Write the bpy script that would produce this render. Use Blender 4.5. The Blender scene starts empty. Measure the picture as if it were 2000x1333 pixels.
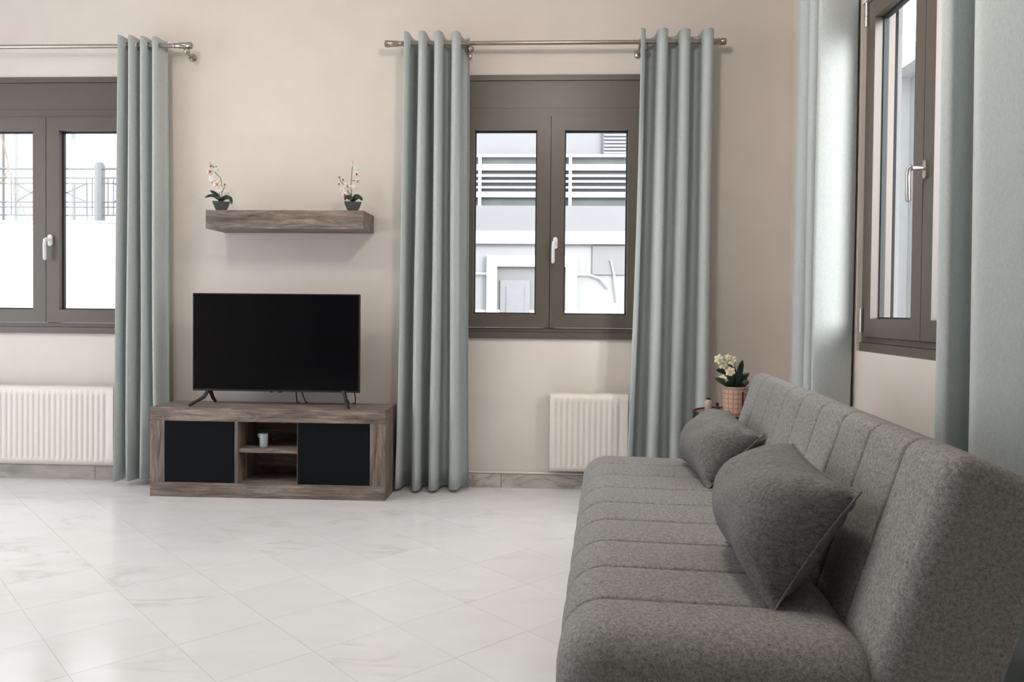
import bpy, bmesh, math, random
from mathutils import Vector, Matrix, Euler
random.seed(7)
R = math.radians
PI = math.pi
scene = bpy.context.scene
C = scene.collection

# ------------------------------------------------------------------ camera
F_PX, SY, H = 1517.08, 33.67, 1.10426
YAW, PITCH, ROLL = 0.0482624, 0.0182100, 0.0096168
D = 4.80            # distance camera - back wall
XR = 1.448          # right wall plane
XL = -4.60          # left wall plane
YB = -6.00          # wall behind the camera
ZC = 3.10           # ceiling
CAMROT = Matrix.Rotation(YAW, 3, 'Z') @ Matrix.Rotation(PI / 2 - PITCH, 3, 'X') @ Matrix.Rotation(ROLL, 3, 'Z')
cam_d = bpy.data.cameras.new('camera')
cam_d.sensor_width = 36.0
cam_d.lens = 36.0 * F_PX / 2000.0
cam_d.shift_y = -SY / 2000.0
cam_d.clip_start = 0.02
cam = bpy.data.objects.new('camera', cam_d)
cam.matrix_world = Matrix.Translation((0, 0, H)) @ CAMROT.to_4x4()
C.objects.link(cam)
scene.camera = cam

def at_y(px, py, Y):
    d = CAMROT @ Vector((px - 1000, -(py - 666.5) - SY, -F_PX))
    t = Y / d.y
    return d.x * t, H + d.z * t

def at_x(px, py, X):
    d = CAMROT @ Vector((px - 1000, -(py - 666.5) - SY, -F_PX))
    t = X / d.x
    return d.y * t, H + d.z * t

# ------------------------------------------------------------------ world, light, exposure
scene.view_settings.view_transform = 'Standard'
scene.view_settings.look = 'None'
scene.view_settings.gamma = 1.0
scene.view_settings.use_curve_mapping = False
scene.view_settings.exposure = 0.33
w = bpy.data.worlds.new('overcast_sky')
scene.world = w
w.use_nodes = True
bg = w.node_tree.nodes['Background']
bg.inputs['Color'].default_value = (0.90, 0.95, 1.0, 1)
bg.inputs['Strength'].default_value = 4.2

sun_d = bpy.data.lights.new('hazy_sun', 'SUN')
sun_d.energy = 4.6; sun_d.angle = R(26); sun_d.color = (1.0, 0.98, 0.95)
sun = bpy.data.objects.new('hazy_sun', sun_d); C.objects.link(sun)
sun.rotation_euler = Vector((-0.47, 0.84, -0.26)).to_track_quat('-Z', 'Y').to_euler()
sun.location = (4, -6, 5)

def portal(name, loc, rot, sx, sy):
    l = bpy.data.lights.new(name, 'AREA')
    l.shape = 'RECTANGLE'; l.size = sx; l.size_y = sy
    l.cycles.is_portal = True
    o = bpy.data.objects.new(name, l); C.objects.link(o)
    o.location = loc; o.rotation_euler = rot
    return o
# window openings (u0,u1,z0,z1)
WL = (-3.79, -2.59, 0.926, 2.547)       # back wall, left window
WM = (-0.602, 0.598, 0.926, 2.547)      # back wall, middle window
WR = (2.52, 3.74, 0.926, 2.547)         # right wall window (y range)
DL = (1.55, 4.10, 0.05, 2.80)            # glazed doors in the left wall (y range)
portal('portal_left_window', ((WL[0] + WL[1]) / 2, D + 0.26, 1.74), (R(-90), 0, 0), 1.2, 1.62)
portal('portal_middle_window', ((WM[0] + WM[1]) / 2, D + 0.26, 1.74), (R(-90), 0, 0), 1.2, 1.62)
portal('portal_right_window', (XR + 0.26, 3.13, 1.74), (0, R(90), 0), 1.62, 1.22)
portal('portal_glazed_doors', (XL - 0.26, (DL[0] + DL[1]) / 2, 1.425), (0, R(-90), 0), 2.75, 2.55)

# ------------------------------------------------------------------ material helpers
def new_mat(name):
    m = bpy.data.materials.new(name); m.use_nodes = True
    nt = m.node_tree
    return m, nt, nt.nodes['Principled BSDF']

def N(nt, typ, **kw):
    n = nt.nodes.new(typ)
    for k, v in kw.items():
        if k in n.inputs.keys():
            n.inputs[k].default_value = v
        else:
            setattr(n, k, v)
    return n

def L(nt, a, b):
    nt.links.new(a, b)

def ramp(nt, fac, stops):
    r = nt.nodes.new('ShaderNodeValToRGB')
    e = r.color_ramp.elements
    while len(e) < len(stops):
        e.new(0.5)
    for i, (p, c) in enumerate(stops):
        e[i].position = p
        e[i].color = (*c, 1) if len(c) == 3 else c
    L(nt, fac, r.inputs['Fac'])
    return r

def coords(nt, kind='Object', scale=(1, 1, 1), rot=(0, 0, 0)):
    t = nt.nodes.new('ShaderNodeTexCoord')
    m = nt.nodes.new('ShaderNodeMapping')
    m.inputs['Scale'].default_value = scale
    m.inputs['Rotation'].default_value = rot
    L(nt, t.outputs[kind], m.inputs['Vector'])
    return m.outputs['Vector']

def bump(nt, b, height, strength=0.2, dist=0.002):
    n = nt.nodes.new('ShaderNodeBump')
    n.inputs['Strength'].default_value = strength
    n.inputs['Distance'].default_value = dist
    L(nt, height, n.inputs['Height'])
    L(nt, n.outputs['Normal'], b.inputs['Normal'])

def plain(name, col, rough=0.5, metal=0.0, var=0.06, scale=40.0, spec=0.5, bumps=0.0, coat=0.0):
    m, nt, b = new_mat(name)
    v = coords(nt)
    n = N(nt, 'ShaderNodeTexNoise', Scale=scale, Detail=4.0)
    L(nt, v, n.inputs['Vector'])
    lo = tuple(max(0, c * (1 - var)) for c in col); hi = tuple(min(1, c * (1 + var)) for c in col)
    r = ramp(nt, n.outputs['Fac'], [(0.3, lo), (0.7, hi)])
    L(nt, r.outputs['Color'], b.inputs['Base Color'])
    b.inputs['Roughness'].default_value = rough
    b.inputs['Metallic'].default_value = metal
    b.inputs['Specular IOR Level'].default_value = spec
    b.inputs['Coat Weight'].default_value = coat
    if bumps: bump(nt, b, n.outputs['Fac'], bumps)
    return m

def wood(name, c0, c1, c2, axis='X', rough=0.55):
    m, nt, b = new_mat(name)
    sc = {'X': (2.2, 17, 17), 'Y': (17, 2.2, 17), 'Z': (17, 17, 2.2)}[axis]
    sf = {'X': (6, 160, 160), 'Y': (160, 6, 160), 'Z': (160, 160, 6)}[axis]
    oi = nt.nodes.new('ShaderNodeObjectInfo')
    v1 = coords(nt, 'Object', sc)
    add = N(nt, 'ShaderNodeVectorMath', operation='ADD'); L(nt, v1, add.inputs[0])
    mul = N(nt, 'ShaderNodeVectorMath', operation='SCALE'); mul.inputs[0].default_value = (13, 7, 5)
    L(nt, oi.outputs['Random'], mul.inputs['Scale']); L(nt, mul.outputs[0], add.inputs[1])
    n1 = N(nt, 'ShaderNodeTexNoise', Scale=1.6, Detail=9.0, Roughness=0.72, Distortion=0.5)
    L(nt, add.outputs[0], n1.inputs['Vector'])
    v2 = coords(nt, 'Object', sf)
    n2 = N(nt, 'ShaderNodeTexNoise', Scale=1.0, Detail=3.0, Roughness=0.6)
    L(nt, v2, n2.inputs['Vector'])
    r1 = ramp(nt, n1.outputs['Fac'], [(0.33, c0), (0.50, c1), (0.66, c2)])
    r2 = ramp(nt, n2.outputs['Fac'], [(0.3, (0.60, 0.58, 0.56)), (0.7, (1.15, 1.15, 1.16))])
    mx = N(nt, 'ShaderNodeMix', data_type='RGBA', blend_type='MULTIPLY'); mx.inputs['Factor'].default_value = 0.8
    L(nt, r1.outputs['Color'], mx.inputs['A']); L(nt, r2.outputs['Color'], mx.inputs['B'])
    L(nt, mx.outputs['Result'], b.inputs['Base Color'])
    b.inputs['Roughness'].default_value = rough
    b.inputs['Specular IOR Level'].default_value = 0.35
    bump(nt, b, n2.outputs['Fac'], 0.12, 0.001)
    return m

def fabric(name, c0, c1, fine=420.0, blotch=26.0, bumps=0.35, stretch=(1, 1, 1), transl=0.0, sheen=0.04):
    m, nt, b = new_mat(name)
    v = coords(nt, 'Object', stretch)
    n1 = N(nt, 'ShaderNodeTexNoise', Scale=fine, Detail=2.0, Roughness=0.7); L(nt, v, n1.inputs['Vector'])
    n2 = N(nt, 'ShaderNodeTexNoise', Scale=blotch, Detail=5.0, Roughness=0.75); L(nt, v, n2.inputs['Vector'])
    mx = N(nt, 'ShaderNodeMix', data_type='FLOAT'); mx.inputs['Factor'].default_value = 0.5
    L(nt, n1.outputs['Fac'], mx.inputs['A']); L(nt, n2.outputs['Fac'], mx.inputs['B'])
    r = ramp(nt, mx.outputs['Result'], [(0.36, c0), (0.64, c1)])
    L(nt, r.outputs['Color'], b.inputs['Base Color'])
    b.inputs['Roughness'].default_value = 0.92
    b.inputs['Specular IOR Level'].default_value = 0.15
    b.inputs['Sheen Weight'].default_value = sheen
    b.inputs['Sheen Roughness'].default_value = 0.5
    bump(nt, b, n1.outputs['Fac'], bumps, 0.0015)
    if transl > 0:
        t = nt.nodes.new('ShaderNodeBsdfTranslucent')
        L(nt, r.outputs['Color'], t.inputs['Color'])
        ms = nt.nodes.new('ShaderNodeMixShader'); ms.inputs['Fac'].default_value = transl
        L(nt, b.outputs[0], ms.inputs[1]); L(nt, t.outputs[0], ms.inputs[2])
        L(nt, ms.outputs[0], nt.nodes['Material Output'].inputs['Surface'])
    return m

def marble(name, base, vein, tint, rough=0.2, per_object=True, scale=1.0, vein_amt=0.9, mask=(0.52, 0.68)):
    m, nt, b = new_mat(name)
    geo = nt.nodes.new('ShaderNodeNewGeometry')
    oi = nt.nodes.new('ShaderNodeObjectInfo')
    mul = N(nt, 'ShaderNodeVectorMath', operation='SCALE'); mul.inputs[0].default_value = (31, 17, 23)
    L(nt, oi.outputs['Random'], mul.inputs['Scale'])
    add = N(nt, 'ShaderNodeVectorMath', operation='ADD')
    L(nt, geo.outputs['Position'], add.inputs[0])
    if per_object: L(nt, mul.outputs[0], add.inputs[1])
    mp = nt.nodes.new('ShaderNodeMapping'); mp.inputs['Scale'].default_value = (scale * 1.0, scale * 3.2, scale * 3.2)
    mp.inputs['Rotation'].default_value = (0, 0, R(22))
    L(nt, add.outputs[0], mp.inputs['Vector'])
    n = N(nt, 'ShaderNodeTexNoise', Scale=1.5, Detail=7.0, Roughness=0.6, Distortion=0.8); L(nt, mp.outputs[0], n.inputs['Vector'])
    s = N(nt, 'ShaderNodeMath', operation='SUBTRACT'); L(nt, n.outputs['Fac'], s.inputs[0]); s.inputs[1].default_value = 0.5
    a = N(nt, 'ShaderNodeMath', operation='ABSOLUTE'); L(nt, s.outputs[0], a.inputs[0])
    rv = ramp(nt, a.outputs[0], [(0.0, (1, 1, 1)), (0.022, (0.35, 0.35, 0.35)), (0.07, (0, 0, 0))])
    n3 = N(nt, 'ShaderNodeTexNoise', Scale=1.7, Detail=3.0); L(nt, add.outputs[0], n3.inputs['Vector'])
    rm = ramp(nt, n3.outputs['Fac'], [(mask[0], (0, 0, 0)), (mask[1], (1, 1, 1))])
    vm = N(nt, 'ShaderNodeMath', operation='MULTIPLY'); L(nt, rv.outputs['Color'], vm.inputs[0]); L(nt, rm.outputs['Color'], vm.inputs[1])
    vm2 = N(nt, 'ShaderNodeMath', operation='MULTIPLY'); L(nt, vm.outputs[0], vm2.inputs[0]); vm2.inputs[1].default_value = vein_amt
    n4 = N(nt, 'ShaderNodeTexNoise', Scale=2.4, Detail=4.0, Roughness=0.6); L(nt, mp.outputs[0], n4.inputs['Vector'])
    rb = ramp(nt, n4.outputs['Fac'], [(0.3, tint), (0.6, base)])
    mx = N(nt, 'ShaderNodeMix', data_type='RGBA'); L(nt, vm2.outputs[0], mx.inputs['Factor'])
    L(nt, rb.outputs['Color'], mx.inputs['A']); mx.inputs['B'].default_value = (*vein, 1)
    # each slab a touch lighter or darker
    rr = ramp(nt, oi.outputs['Random'], [(0.0, (0.978, 0.978, 0.978)), (1.0, (1.0, 1.0, 1.0))])
    mm = N(nt, 'ShaderNodeMix', data_type='RGBA', blend_type='MULTIPLY'); mm.inputs['Factor'].default_value = 1.0 if per_object else 0.0
    L(nt, mx.outputs['Result'], mm.inputs['A']); L(nt, rr.outputs['Color'], mm.inputs['B'])
    L(nt, mm.outputs['Result'], b.inputs['Base Color'])
    b.inputs['Roughness'].default_value = rough
    b.inputs['Specular IOR Level'].default_value = 0.5
    return m

def glass_pane(name, tint=(1, 1, 1), refl=0.07):
    m, nt, b = new_mat(name)
    nt.nodes.remove(b)
    t = nt.nodes.new('ShaderNodeBsdfTransparent'); t.inputs['Color'].default_value = (*tint, 1)
    g = nt.nodes.new('ShaderNodeBsdfGlossy'); g.inputs['Roughness'].default_value = 0.02
    fr = nt.nodes.new('ShaderNodeFresnel')
    geo = nt.nodes.new('ShaderNodeNewGeometry')     # same reflectance on both faces of the thin pane
    ma = N(nt, 'ShaderNodeMath', operation='MULTIPLY_ADD'); L(nt, geo.outputs['Backfacing'], ma.inputs[0])
    ma.inputs[1].default_value = 1 / 1.45 - 1.45; ma.inputs[2].default_value = 1.45
    L(nt, ma.outputs[0], fr.inputs['IOR'])
    ms = nt.nodes.new('ShaderNodeMixShader')
    L(nt, fr.outputs[0], ms.inputs['Fac']); L(nt, t.outputs[0], ms.inputs[1]); L(nt, g.outputs[0], ms.inputs[2])
    L(nt, ms.outputs[0], nt.nodes['Material Output'].inputs['Surface'])
    return m

def emit(name, col, strength):
    m, nt, b = new_mat(name)
    b.inputs['Base Color'].default_value = (0.9, 0.9, 0.9, 1)
    b.inputs['Emission Color'].default_value = (*col, 1)
    b.inputs['Emission Strength'].default_value = strength
    return m

M = {}
M['wall'] = plain('wall_paint', (0.73, 0.665, 0.615), 0.75, var=0.02, scale=6.0, spec=0.25)
M['bounce_dark'] = plain('bounce_cutting_dark', (0.17, 0.14, 0.12), 0.8, var=0.02, scale=6.0, spec=0.25)  # unseen rear wall, made dark to cut bounce on the sofa's near end
M['ceiling'] = plain('ceiling_paint', (0.82, 0.80, 0.77), 0.85, var=0.01, scale=5.0, spec=0.2)
M['marble'] = marble('floor_marble', (0.835, 0.84, 0.852), (0.56, 0.54, 0.52), (0.80, 0.798, 0.796), 0.17, vein_amt=0.5)
M['marble_base'] = marble('skirting_marble', (0.66, 0.61, 0.56), (0.24, 0.21, 0.185), (0.50, 0.455, 0.41), 0.3, scale=1.8, vein_amt=0.75, mask=(0.36, 0.56))
M['grout'] = plain('grout', (0.66, 0.64, 0.62), 0.85, var=0.05)
M['frame'] = plain('brown_aluminium', (0.112, 0.093, 0.078), 0.38, var=0.03, scale=15, spec=0.45)
M['gasket'] = plain('black_gasket', (0.018, 0.020, 0.022), 0.6)
M['glass'] = glass_pane('window_glass')
M['white_metal'] = plain('white_handle', (0.80, 0.80, 0.79), 0.3, var=0.01)
M['satin'] = plain('satin_chrome', (0.62, 0.60, 0.57), 0.34, metal=1.0, var=0.03)
M['nickel'] = plain('brushed_nickel', (0.40, 0.36, 0.32), 0.30, metal=1.0, var=0.04)
M['radiator'] = plain('radiator_enamel', (0.78, 0.72, 0.67), 0.35, var=0.015, spec=0.45)
M['curtain'] = fabric('curtain_linen', (0.455, 0.497, 0.496), (0.575, 0.617, 0.612), fine=500, blotch=160, bumps=0.08, stretch=(1, 1, 0.35), transl=0.05, sheen=0.04)
M['sofa'] = fabric('sofa_chenille', (0.090, 0.087, 0.082), (0.40, 0.392, 0.378), fine=520, blotch=120, bumps=0.45)
M['cushion'] = fabric('cushion_weave', (0.060, 0.058, 0.055), (0.290, 0.285, 0.275), fine=700, blotch=150, bumps=0.45, stretch=(0.35, 1.3, 1))
M['dark_fabric'] = plain('dark_underside', (0.03, 0.03, 0.03), 0.9)
M['wood_x'] = wood('grey_oak_x', (0.085, 0.066, 0.055), (0.215, 0.172, 0.145), (0.38, 0.318, 0.272), 'X')
M['wood_y'] = wood('grey_oak_y', (0.085, 0.066, 0.055), (0.215, 0.172, 0.145), (0.38, 0.318, 0.272), 'Y')
M['wood_z'] = wood('grey_oak_z', (0.085, 0.066, 0.055), (0.215, 0.172, 0.145), (0.38, 0.318, 0.272), 'Z')
M['gloss_black'] = plain('gloss_black', (0.006, 0.008, 0.009), 0.12, var=0.02, spec=0.10)
M['matte_black'] = plain('matte_black', (0.012, 0.012, 0.012), 0.5)
M['screen'] = plain('screen_glass', (0.004, 0.004, 0.005), 0.10, var=0.02, spec=0.3)
M['pot_grey'] = plain('grey_pot', (0.095, 0.105, 0.098), 0.7, var=0.1)
M['moss'] = plain('pale_gravel', (0.55, 0.53, 0.48), 0.9, var=0.3, scale=180)
M['leaf'] = plain('dark_leaf', (0.020, 0.045, 0.022), 0.4, var=0.3)
M['stem'] = plain('stem_green', (0.20, 0.22, 0.08), 0.6, var=0.2)
M['twig'] = plain('twig_brown', (0.16, 0.12, 0.09), 0.7, var=0.2)
M['petal'] = plain('white_petal', (0.82, 0.79, 0.75), 0.6, var=0.03)
M['petal_cream'] = plain('cream_petal', (0.80, 0.76, 0.62), 0.6, var=0.03)
M['lip_red'] = plain('red_lip', (0.55, 0.05, 0.04), 0.5)
M['lip_orange'] = plain('orange_lip', (0.72, 0.22, 0.09), 0.5)
M['yellow'] = plain('yellow_heart', (0.70, 0.52, 0.10), 0.5)
M['bud'] = plain('bud_green', (0.17, 0.17, 0.09), 0.6)
M['cup'] = plain('pale_glazed_cup', (0.42, 0.47, 0.48), 0.25, var=0.15, scale=30)
M['table_top'] = plain('red_brown_top', (0.30, 0.115, 0.06), 0.35, var=0.15, scale=18)
M['cream'] = plain('cream_ceramic', (0.52, 0.44, 0.36), 0.5, var=0.08)
M['dark_red'] = plain('dark_red_ribbon', (0.10, 0.025, 0.018), 0.6)
M['smoke'] = plain('smoked_glass', (0.05, 0.05, 0.045), 0.15)
M['lamp'] = emit('lamp_glow', (1.0, 0.86, 0.70), 6.0)
M['out_white'] = plain('white_render', (0.42, 0.42, 0.42), 0.9, var=0.02, scale=3)
M['out_grey'] = plain('pale_grey_render', (0.25, 0.253, 0.26), 0.9, var=0.02, scale=3)
M['out_light'] = plain('light_render', (0.175, 0.177, 0.18), 0.9, var=0.02, scale=3)
M['out_green'] = plain('grey_green_awning', (0.085, 0.100, 0.097), 0.8, var=0.12, scale=5)
M['out_dark'] = plain('grey_metalwork', (0.085, 0.088, 0.093), 0.6, var=0.05)
M['out_mid'] = plain('mid_grey_render', (0.19, 0.192, 0.20), 0.85, var=0.05)
M['ground'] = plain('pale_paving', (0.30, 0.295, 0.29), 0.9, var=0.08, scale=3)

# checked pot wrap
def checked(name):
    m, nt, b = new_mat(name)
    v = coords(nt, 'Object')
    sep = nt.nodes.new('ShaderNodeSeparateXYZ'); L(nt, v, sep.inputs[0])
    at = N(nt, 'ShaderNodeMath', operation='ARCTAN2'); L(nt, sep.outputs['Y'], at.inputs[0]); L(nt, sep.outputs['X'], at.inputs[1])
    cmb = nt.nodes.new('ShaderNodeCombineXYZ')
    s1 = N(nt, 'ShaderNodeMath', operation='MULTIPLY'); L(nt, at.outputs[0], s1.inputs[0]); s1.inputs[1].default_value = 7.6
    s2 = N(nt, 'ShaderNodeMath', operation='MULTIPLY'); L(nt, sep.outputs['Z'], s2.inputs[0]); s2.inputs[1].default_value = 110.0
    a1 = N(nt, 'ShaderNodeMath', operation='SINE'); a2 = N(nt, 'ShaderNodeMath', operation='SINE')
    m1 = N(nt, 'ShaderNodeMath', operation='MULTIPLY'); m1.inputs[1].default_value = 2.0
    L(nt, s1.outputs[0], m1.inputs[0]); L(nt, m1.outputs[0], a1.inputs[0])
    m2 = N(nt, 'ShaderNodeMath', operation='MULTIPLY'); m2.inputs[1].default_value = 2.2
    L(nt, s2.outputs[0], m2.inputs[0]); L(nt, m2.outputs[0], a2.inputs[0])
    mxm = N(nt, 'ShaderNodeMath', operation='MAXIMUM'); L(nt, a1.outputs[0], mxm.inputs[0]); L(nt, a2.outputs[0], mxm.inputs[1])
    r = ramp(nt, mxm.outputs[0], [(0.70, (0.62, 0.42, 0.33)), (0.92, (0.40, 0.24, 0.18))])
    L(nt, r.outputs['Color'], b.inputs['Base Color'])
    b.inputs['Roughness'].default_value = 0.7
    return m
M['check'] = checked('woven_pot_wrap')

# ------------------------------------------------------------------ mesh helpers
def bm_box(bm, x0, x1, y0, y1, z0, z1):
    vs = [bm.verts.new(p) for p in ((x0, y0, z0), (x1, y0, z0), (x1, y1, z0), (x0, y1, z0), (x0, y0, z1), (x1, y0, z1), (x1, y1, z1), (x0, y1, z1))]
    for f in ((3, 2, 1, 0), (4, 5, 6, 7), (0, 1, 5, 4), (1, 2, 6, 5), (2, 3, 7, 6), (3, 0, 4, 7)):
        bm.faces.new([vs[i] for i in f])
    return vs

def bm_prism(bm, poly, axis, a0, a1):
    """poly: list of 2-D points (ccw), extruded along axis from a0 to a1."""
    def mk(p, a):
        if axis == 'z': return (p[0], p[1], a)
        if axis == 'y': return (p[0], a, p[1])
        return (a, p[0], p[1])
    n = len(poly)
    b0 = [bm.verts.new(mk(p, a0)) for p in poly]
    b1 = [bm.verts.new(mk(p, a1)) for p in poly]
    bm.faces.new(b0[::-1]); bm.faces.new(b1)
    for i in range(n):
        j = (i + 1) % n
        bm.faces.new((b0[i], b0[j], b1[j], b1[i]))

def bm_tube(bm, pts, rad, seg=8, caps=True):
    pts = [Vector(p) for p in pts]
    if not isinstance(rad, (list, tuple)): rad = [rad] * len(pts)
    rings = []
    up = None
    for i, p in enumerate(pts):
        t = (pts[min(i + 1, len(pts) - 1)] - pts[max(i - 1, 0)]).normalized()
        if up is None:
            a = Vector((0, 0, 1)) if abs(t.z) < 0.9 else Vector((1, 0, 0))
            up = (a - t * a.dot(t)).normalized()
        else:
            up = (up - t * up.dot(t))
            up = up.normalized() if up.length > 1e-6 else Vector((1, 0, 0))
        s = t.cross(up)
        rings.append([bm.verts.new(p + (up * math.cos(2 * PI * k / seg) + s * math.sin(2 * PI * k / seg)) * rad[i]) for k in range(seg)])
    for a, b in zip(rings, rings[1:]):
        for k in range(seg):
            j = (k + 1) % seg
            bm.faces.new((a[k], a[j], b[j], b[k]))
    if caps:
        bm.faces.new(rings[0][::-1]); bm.faces.new(rings[-1])

def bm_lathe(bm, prof, seg=20, c=(0, 0), cap0=True, cap1=True):
    rings = [[bm.verts.new((c[0] + r * math.cos(2 * PI * k / seg), c[1] + r * math.sin(2 * PI * k / seg), z)) for k in range(seg)] for r, z in prof]
    for a, b in zip(rings, rings[1:]):
        for k in range(seg):
            j = (k + 1) % seg
            bm.faces.new((a[k], a[j], b[j], b[k]))
    if cap0: bm.faces.new(rings[0][::-1])
    if cap1: bm.faces.new(rings[-1])

def bm_sphere(bm, c, r, seg=10, squash=(1, 1, 1)):
    bmesh.ops.create_uvsphere(bm, u_segments=seg, v_segments=max(6, seg // 2 + 2), radius=r,
                              matrix=Matrix.Translation(c) @ Matrix.Diagonal((*squash, 1)))

def bm_torus(bm, c, R0, r, axis='x', seg=18, rs=8):
    g = []
    for i in range(seg):
        a = 2 * PI * i / seg
        ring = []
        for k in range(rs):
            b = 2 * PI * k / rs
            rr = R0 + r * math.cos(b)
            u, v, wv = rr * math.cos(a), rr * math.sin(a), r * math.sin(b)
            p = {'x': (wv, u, v), 'y': (u, wv, v), 'z': (u, v, wv)}[axis]
            ring.append(bm.verts.new((c[0] + p[0], c[1] + p[1], c[2] + p[2])))
        g.append(ring)
    for i in range(seg):
        a, b = g[i], g[(i + 1) % seg]
        for k in range(rs):
            j = (k + 1) % rs
            bm.faces.new((a[k], b[k], b[j], a[j]))

def obj(name, bm, mat, parent=None, bevel=0.0, smooth=False, loc=None, seg=2, angle=40):
    if bevel:
        bmesh.ops.bevel(bm, geom=[e for e in bm.edges if len(e.link_faces) == 2 and e.calc_face_angle(0) > 0.5], offset=bevel, segments=seg, profile=0.6, affect='EDGES', clamp_overlap=True)
    bmesh.ops.recalc_face_normals(bm, faces=bm.faces)
    me = bpy.data.meshes.new(name); bm.to_mesh(me); bm.free()
    me.materials.append(M[mat] if isinstance(mat, str) else mat)
    if smooth or bevel:
        me.polygons.foreach_set('use_smooth', [True] * len(me.polygons))
        me.set_sharp_from_angle(angle=R(angle))
    o = bpy.data.objects.new(name, me); C.objects.link(o)
    if parent: o.parent = parent
    if loc: o.location = loc
    return o

def box(name, mat, parent, x0, x1, y0, y1, z0, z1, bevel=0.0):
    bm = bmesh.new(); bm_box(bm, x0, x1, y0, y1, z0, z1)
    return obj(name, bm, mat, parent, bevel)

def tag(o, label, cat, group=None, kind=None):
    o['label'] = label; o['category'] = cat
    if group: o['group'] = group
    if kind: o['kind'] = kind
    return o

def thing(name, label, cat, loc=(0, 0, 0), rotz=0.0, group=None):
    o = bpy.data.objects.new(name, None); C.objects.link(o)
    o.empty_display_size = 0.1
    o.location = loc; o.rotation_euler = (0, 0, rotz)
    return tag(o, label, cat, group)

def struct(o, label=None, cat=None):
    o['kind'] = 'structure'
    if label: o['label'] = label
    if cat: o['category'] = cat
    return o

# ------------------------------------------------------------------ room shell
T = 0.24
def wall_with_holes(name, axis, pos, thick, u0, u1, z0, z1, holes, mat, label):
    """axis 'y': wall plane at y=pos spanning x; axis 'x': plane at x=pos spanning y. thick signed outward."""
    us = sorted({u0, u1, *[h[0] for h in holes], *[h[1] for h in holes]})
    zs = sorted({z0, z1, *[h[2] for h in holes], *[h[3] for h in holes]})
    bm = bmesh.new()
    a, b = sorted((pos, pos + thick))
    for i in range(len(us) - 1):
        for j in range(len(zs) - 1):
            cu, cz = (us[i] + us[i + 1]) / 2, (zs[j] + zs[j + 1]) / 2
            if any(h[0] < cu < h[1] and h[2] < cz < h[3] for h in holes): continue
            if axis == 'y': bm_box(bm, us[i], us[i + 1], a, b, zs[j], zs[j + 1])
            else: bm_box(bm, a, b, us[i], us[i + 1], zs[j], zs[j + 1])
    bmesh.ops.remove_doubles(bm, verts=bm.verts, dist=1e-5)
    # drop inner faces shared by neighbouring blocks
    seen = {}
    for f in bm.faces:
        seen.setdefault(frozenset(v.index for v in f.verts), []).append(f)
    bm.verts.index_update()
    seen = {}
    for f in bm.faces:
        seen.setdefault(frozenset(v.index for v in f.verts), []).append(f)
    dead = [f for fs in seen.values() if len(fs) > 1 for f in fs]
    bmesh.ops.delete(bm, geom=dead, context='FACES')
    return struct(obj(name, bm, mat), label, 'wall')

wall_with_holes('wall_back', 'y', D, T, XL - T, XR + T, 0, ZC, [WL, WM], 'wall', 'beige painted wall with two brown windows behind the television')
wall_with_holes('wall_right', 'x', XR, 0.15, YB, D, 0, ZC, [WR], 'wall', 'beige painted wall with a brown window behind the sofa')
wall_with_holes('wall_left', 'x', XL, -T, YB, D, 0, ZC, [DL], 'wall', 'beige painted wall with glazed doors opposite the sofa')
wall_with_holes('wall_front', 'y', YB, -T, XL - T, XR + T, 0, ZC, [], 'bounce_dark', 'plain unseen wall facing the television, coloured dark to cut bounce light')
cl = box('ceiling', 'ceiling', None, XL - T, XR + T, YB - T, D + T, ZC, ZC + 0.2)
struct(cl, 'plain white painted ceiling of the living room', 'ceiling')

# floor: bed of grout with marble slabs laid on the diagonal
fl = box('floor', 'grout', None, XL - T, XR + T, YB - T, D + T, -0.12, -0.0012)
struct(fl, 'polished white marble floor laid on the diagonal', 'floor')
def clip(poly, n, c):
    out = []
    for i in range(len(poly)):
        p, q = poly[i], poly[(i + 1) % len(poly)]
        dp, dq = p[0] * n[0] + p[1] * n[1] - c, q[0] * n[0] + q[1] * n[1] - c
        if dp <= 0: out.append(p)
        if dp * dq < 0:
            t = dp / (dp - dq)
            out.append((p[0] + (q[0] - p[0]) * t, p[1] + (q[1] - p[1]) * t))
    return out
U0, DU, V0, DV = 0.809, 0.4437, 2.712, 0.472
rest = bmesh.new()
G = 0.0008
ncount = 0
for i in range(-32, 22):
    for j in range(-26, 24):
        ua, ub = U0 + i * DU + G, U0 + (i + 1) * DU - G
        va, vb = V0 + j * DV + G, V0 + (j + 1) * DV - G
        poly = [((u - v) / 2, (u + v) / 2) for u, v in ((ua, va), (ub, va), (ub, vb), (ua, vb))]
        for n, c in (((1, 0), XR - 0.002), ((-1, 0), -XL - 0.002), ((0, 1), D - 0.002), ((0, -1), -YB - 0.002)):
            if poly: poly = clip(poly, n, c)
        if len(poly) < 3: continue
        ar = 0.5 * abs(sum(poly[k][0] * poly[(k + 1) % len(poly)][1] - poly[(k + 1) % len(poly)][0] * poly[k][1] for k in range(len(poly))))
        if ar < 1e-4: continue
        cx = sum(p[0] for p in poly) / len(poly); cy = sum(p[1] for p in poly) / len(poly)
        if sum(poly[k][0] * poly[(k + 1) % len(poly)][1] - poly[(k + 1) % len(poly)][0] * poly[k][1] for k in range(len(poly))) < 0: poly = poly[::-1]
        vis = cy > 1.75 and cx > -0.80 * cy - 0.2 and cx < 0.9
        if vis:
            bm = bmesh.new()
            bm_prism(bm, [(p[0] - cx, p[1] - cy) for p in poly], 'z', -0.010, random.uniform(-0.0002, 0.0))
            obj('tile', bm, 'marble', fl, bevel=0.0006, seg=1, loc=(cx, cy, 0))
            ncount += 1
        else:
            bm_prism(rest, poly, 'z', -0.010, 0.0)
ro = obj('tile_field', rest, 'marble', fl)
ro['kind'] = 'stuff'

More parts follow.
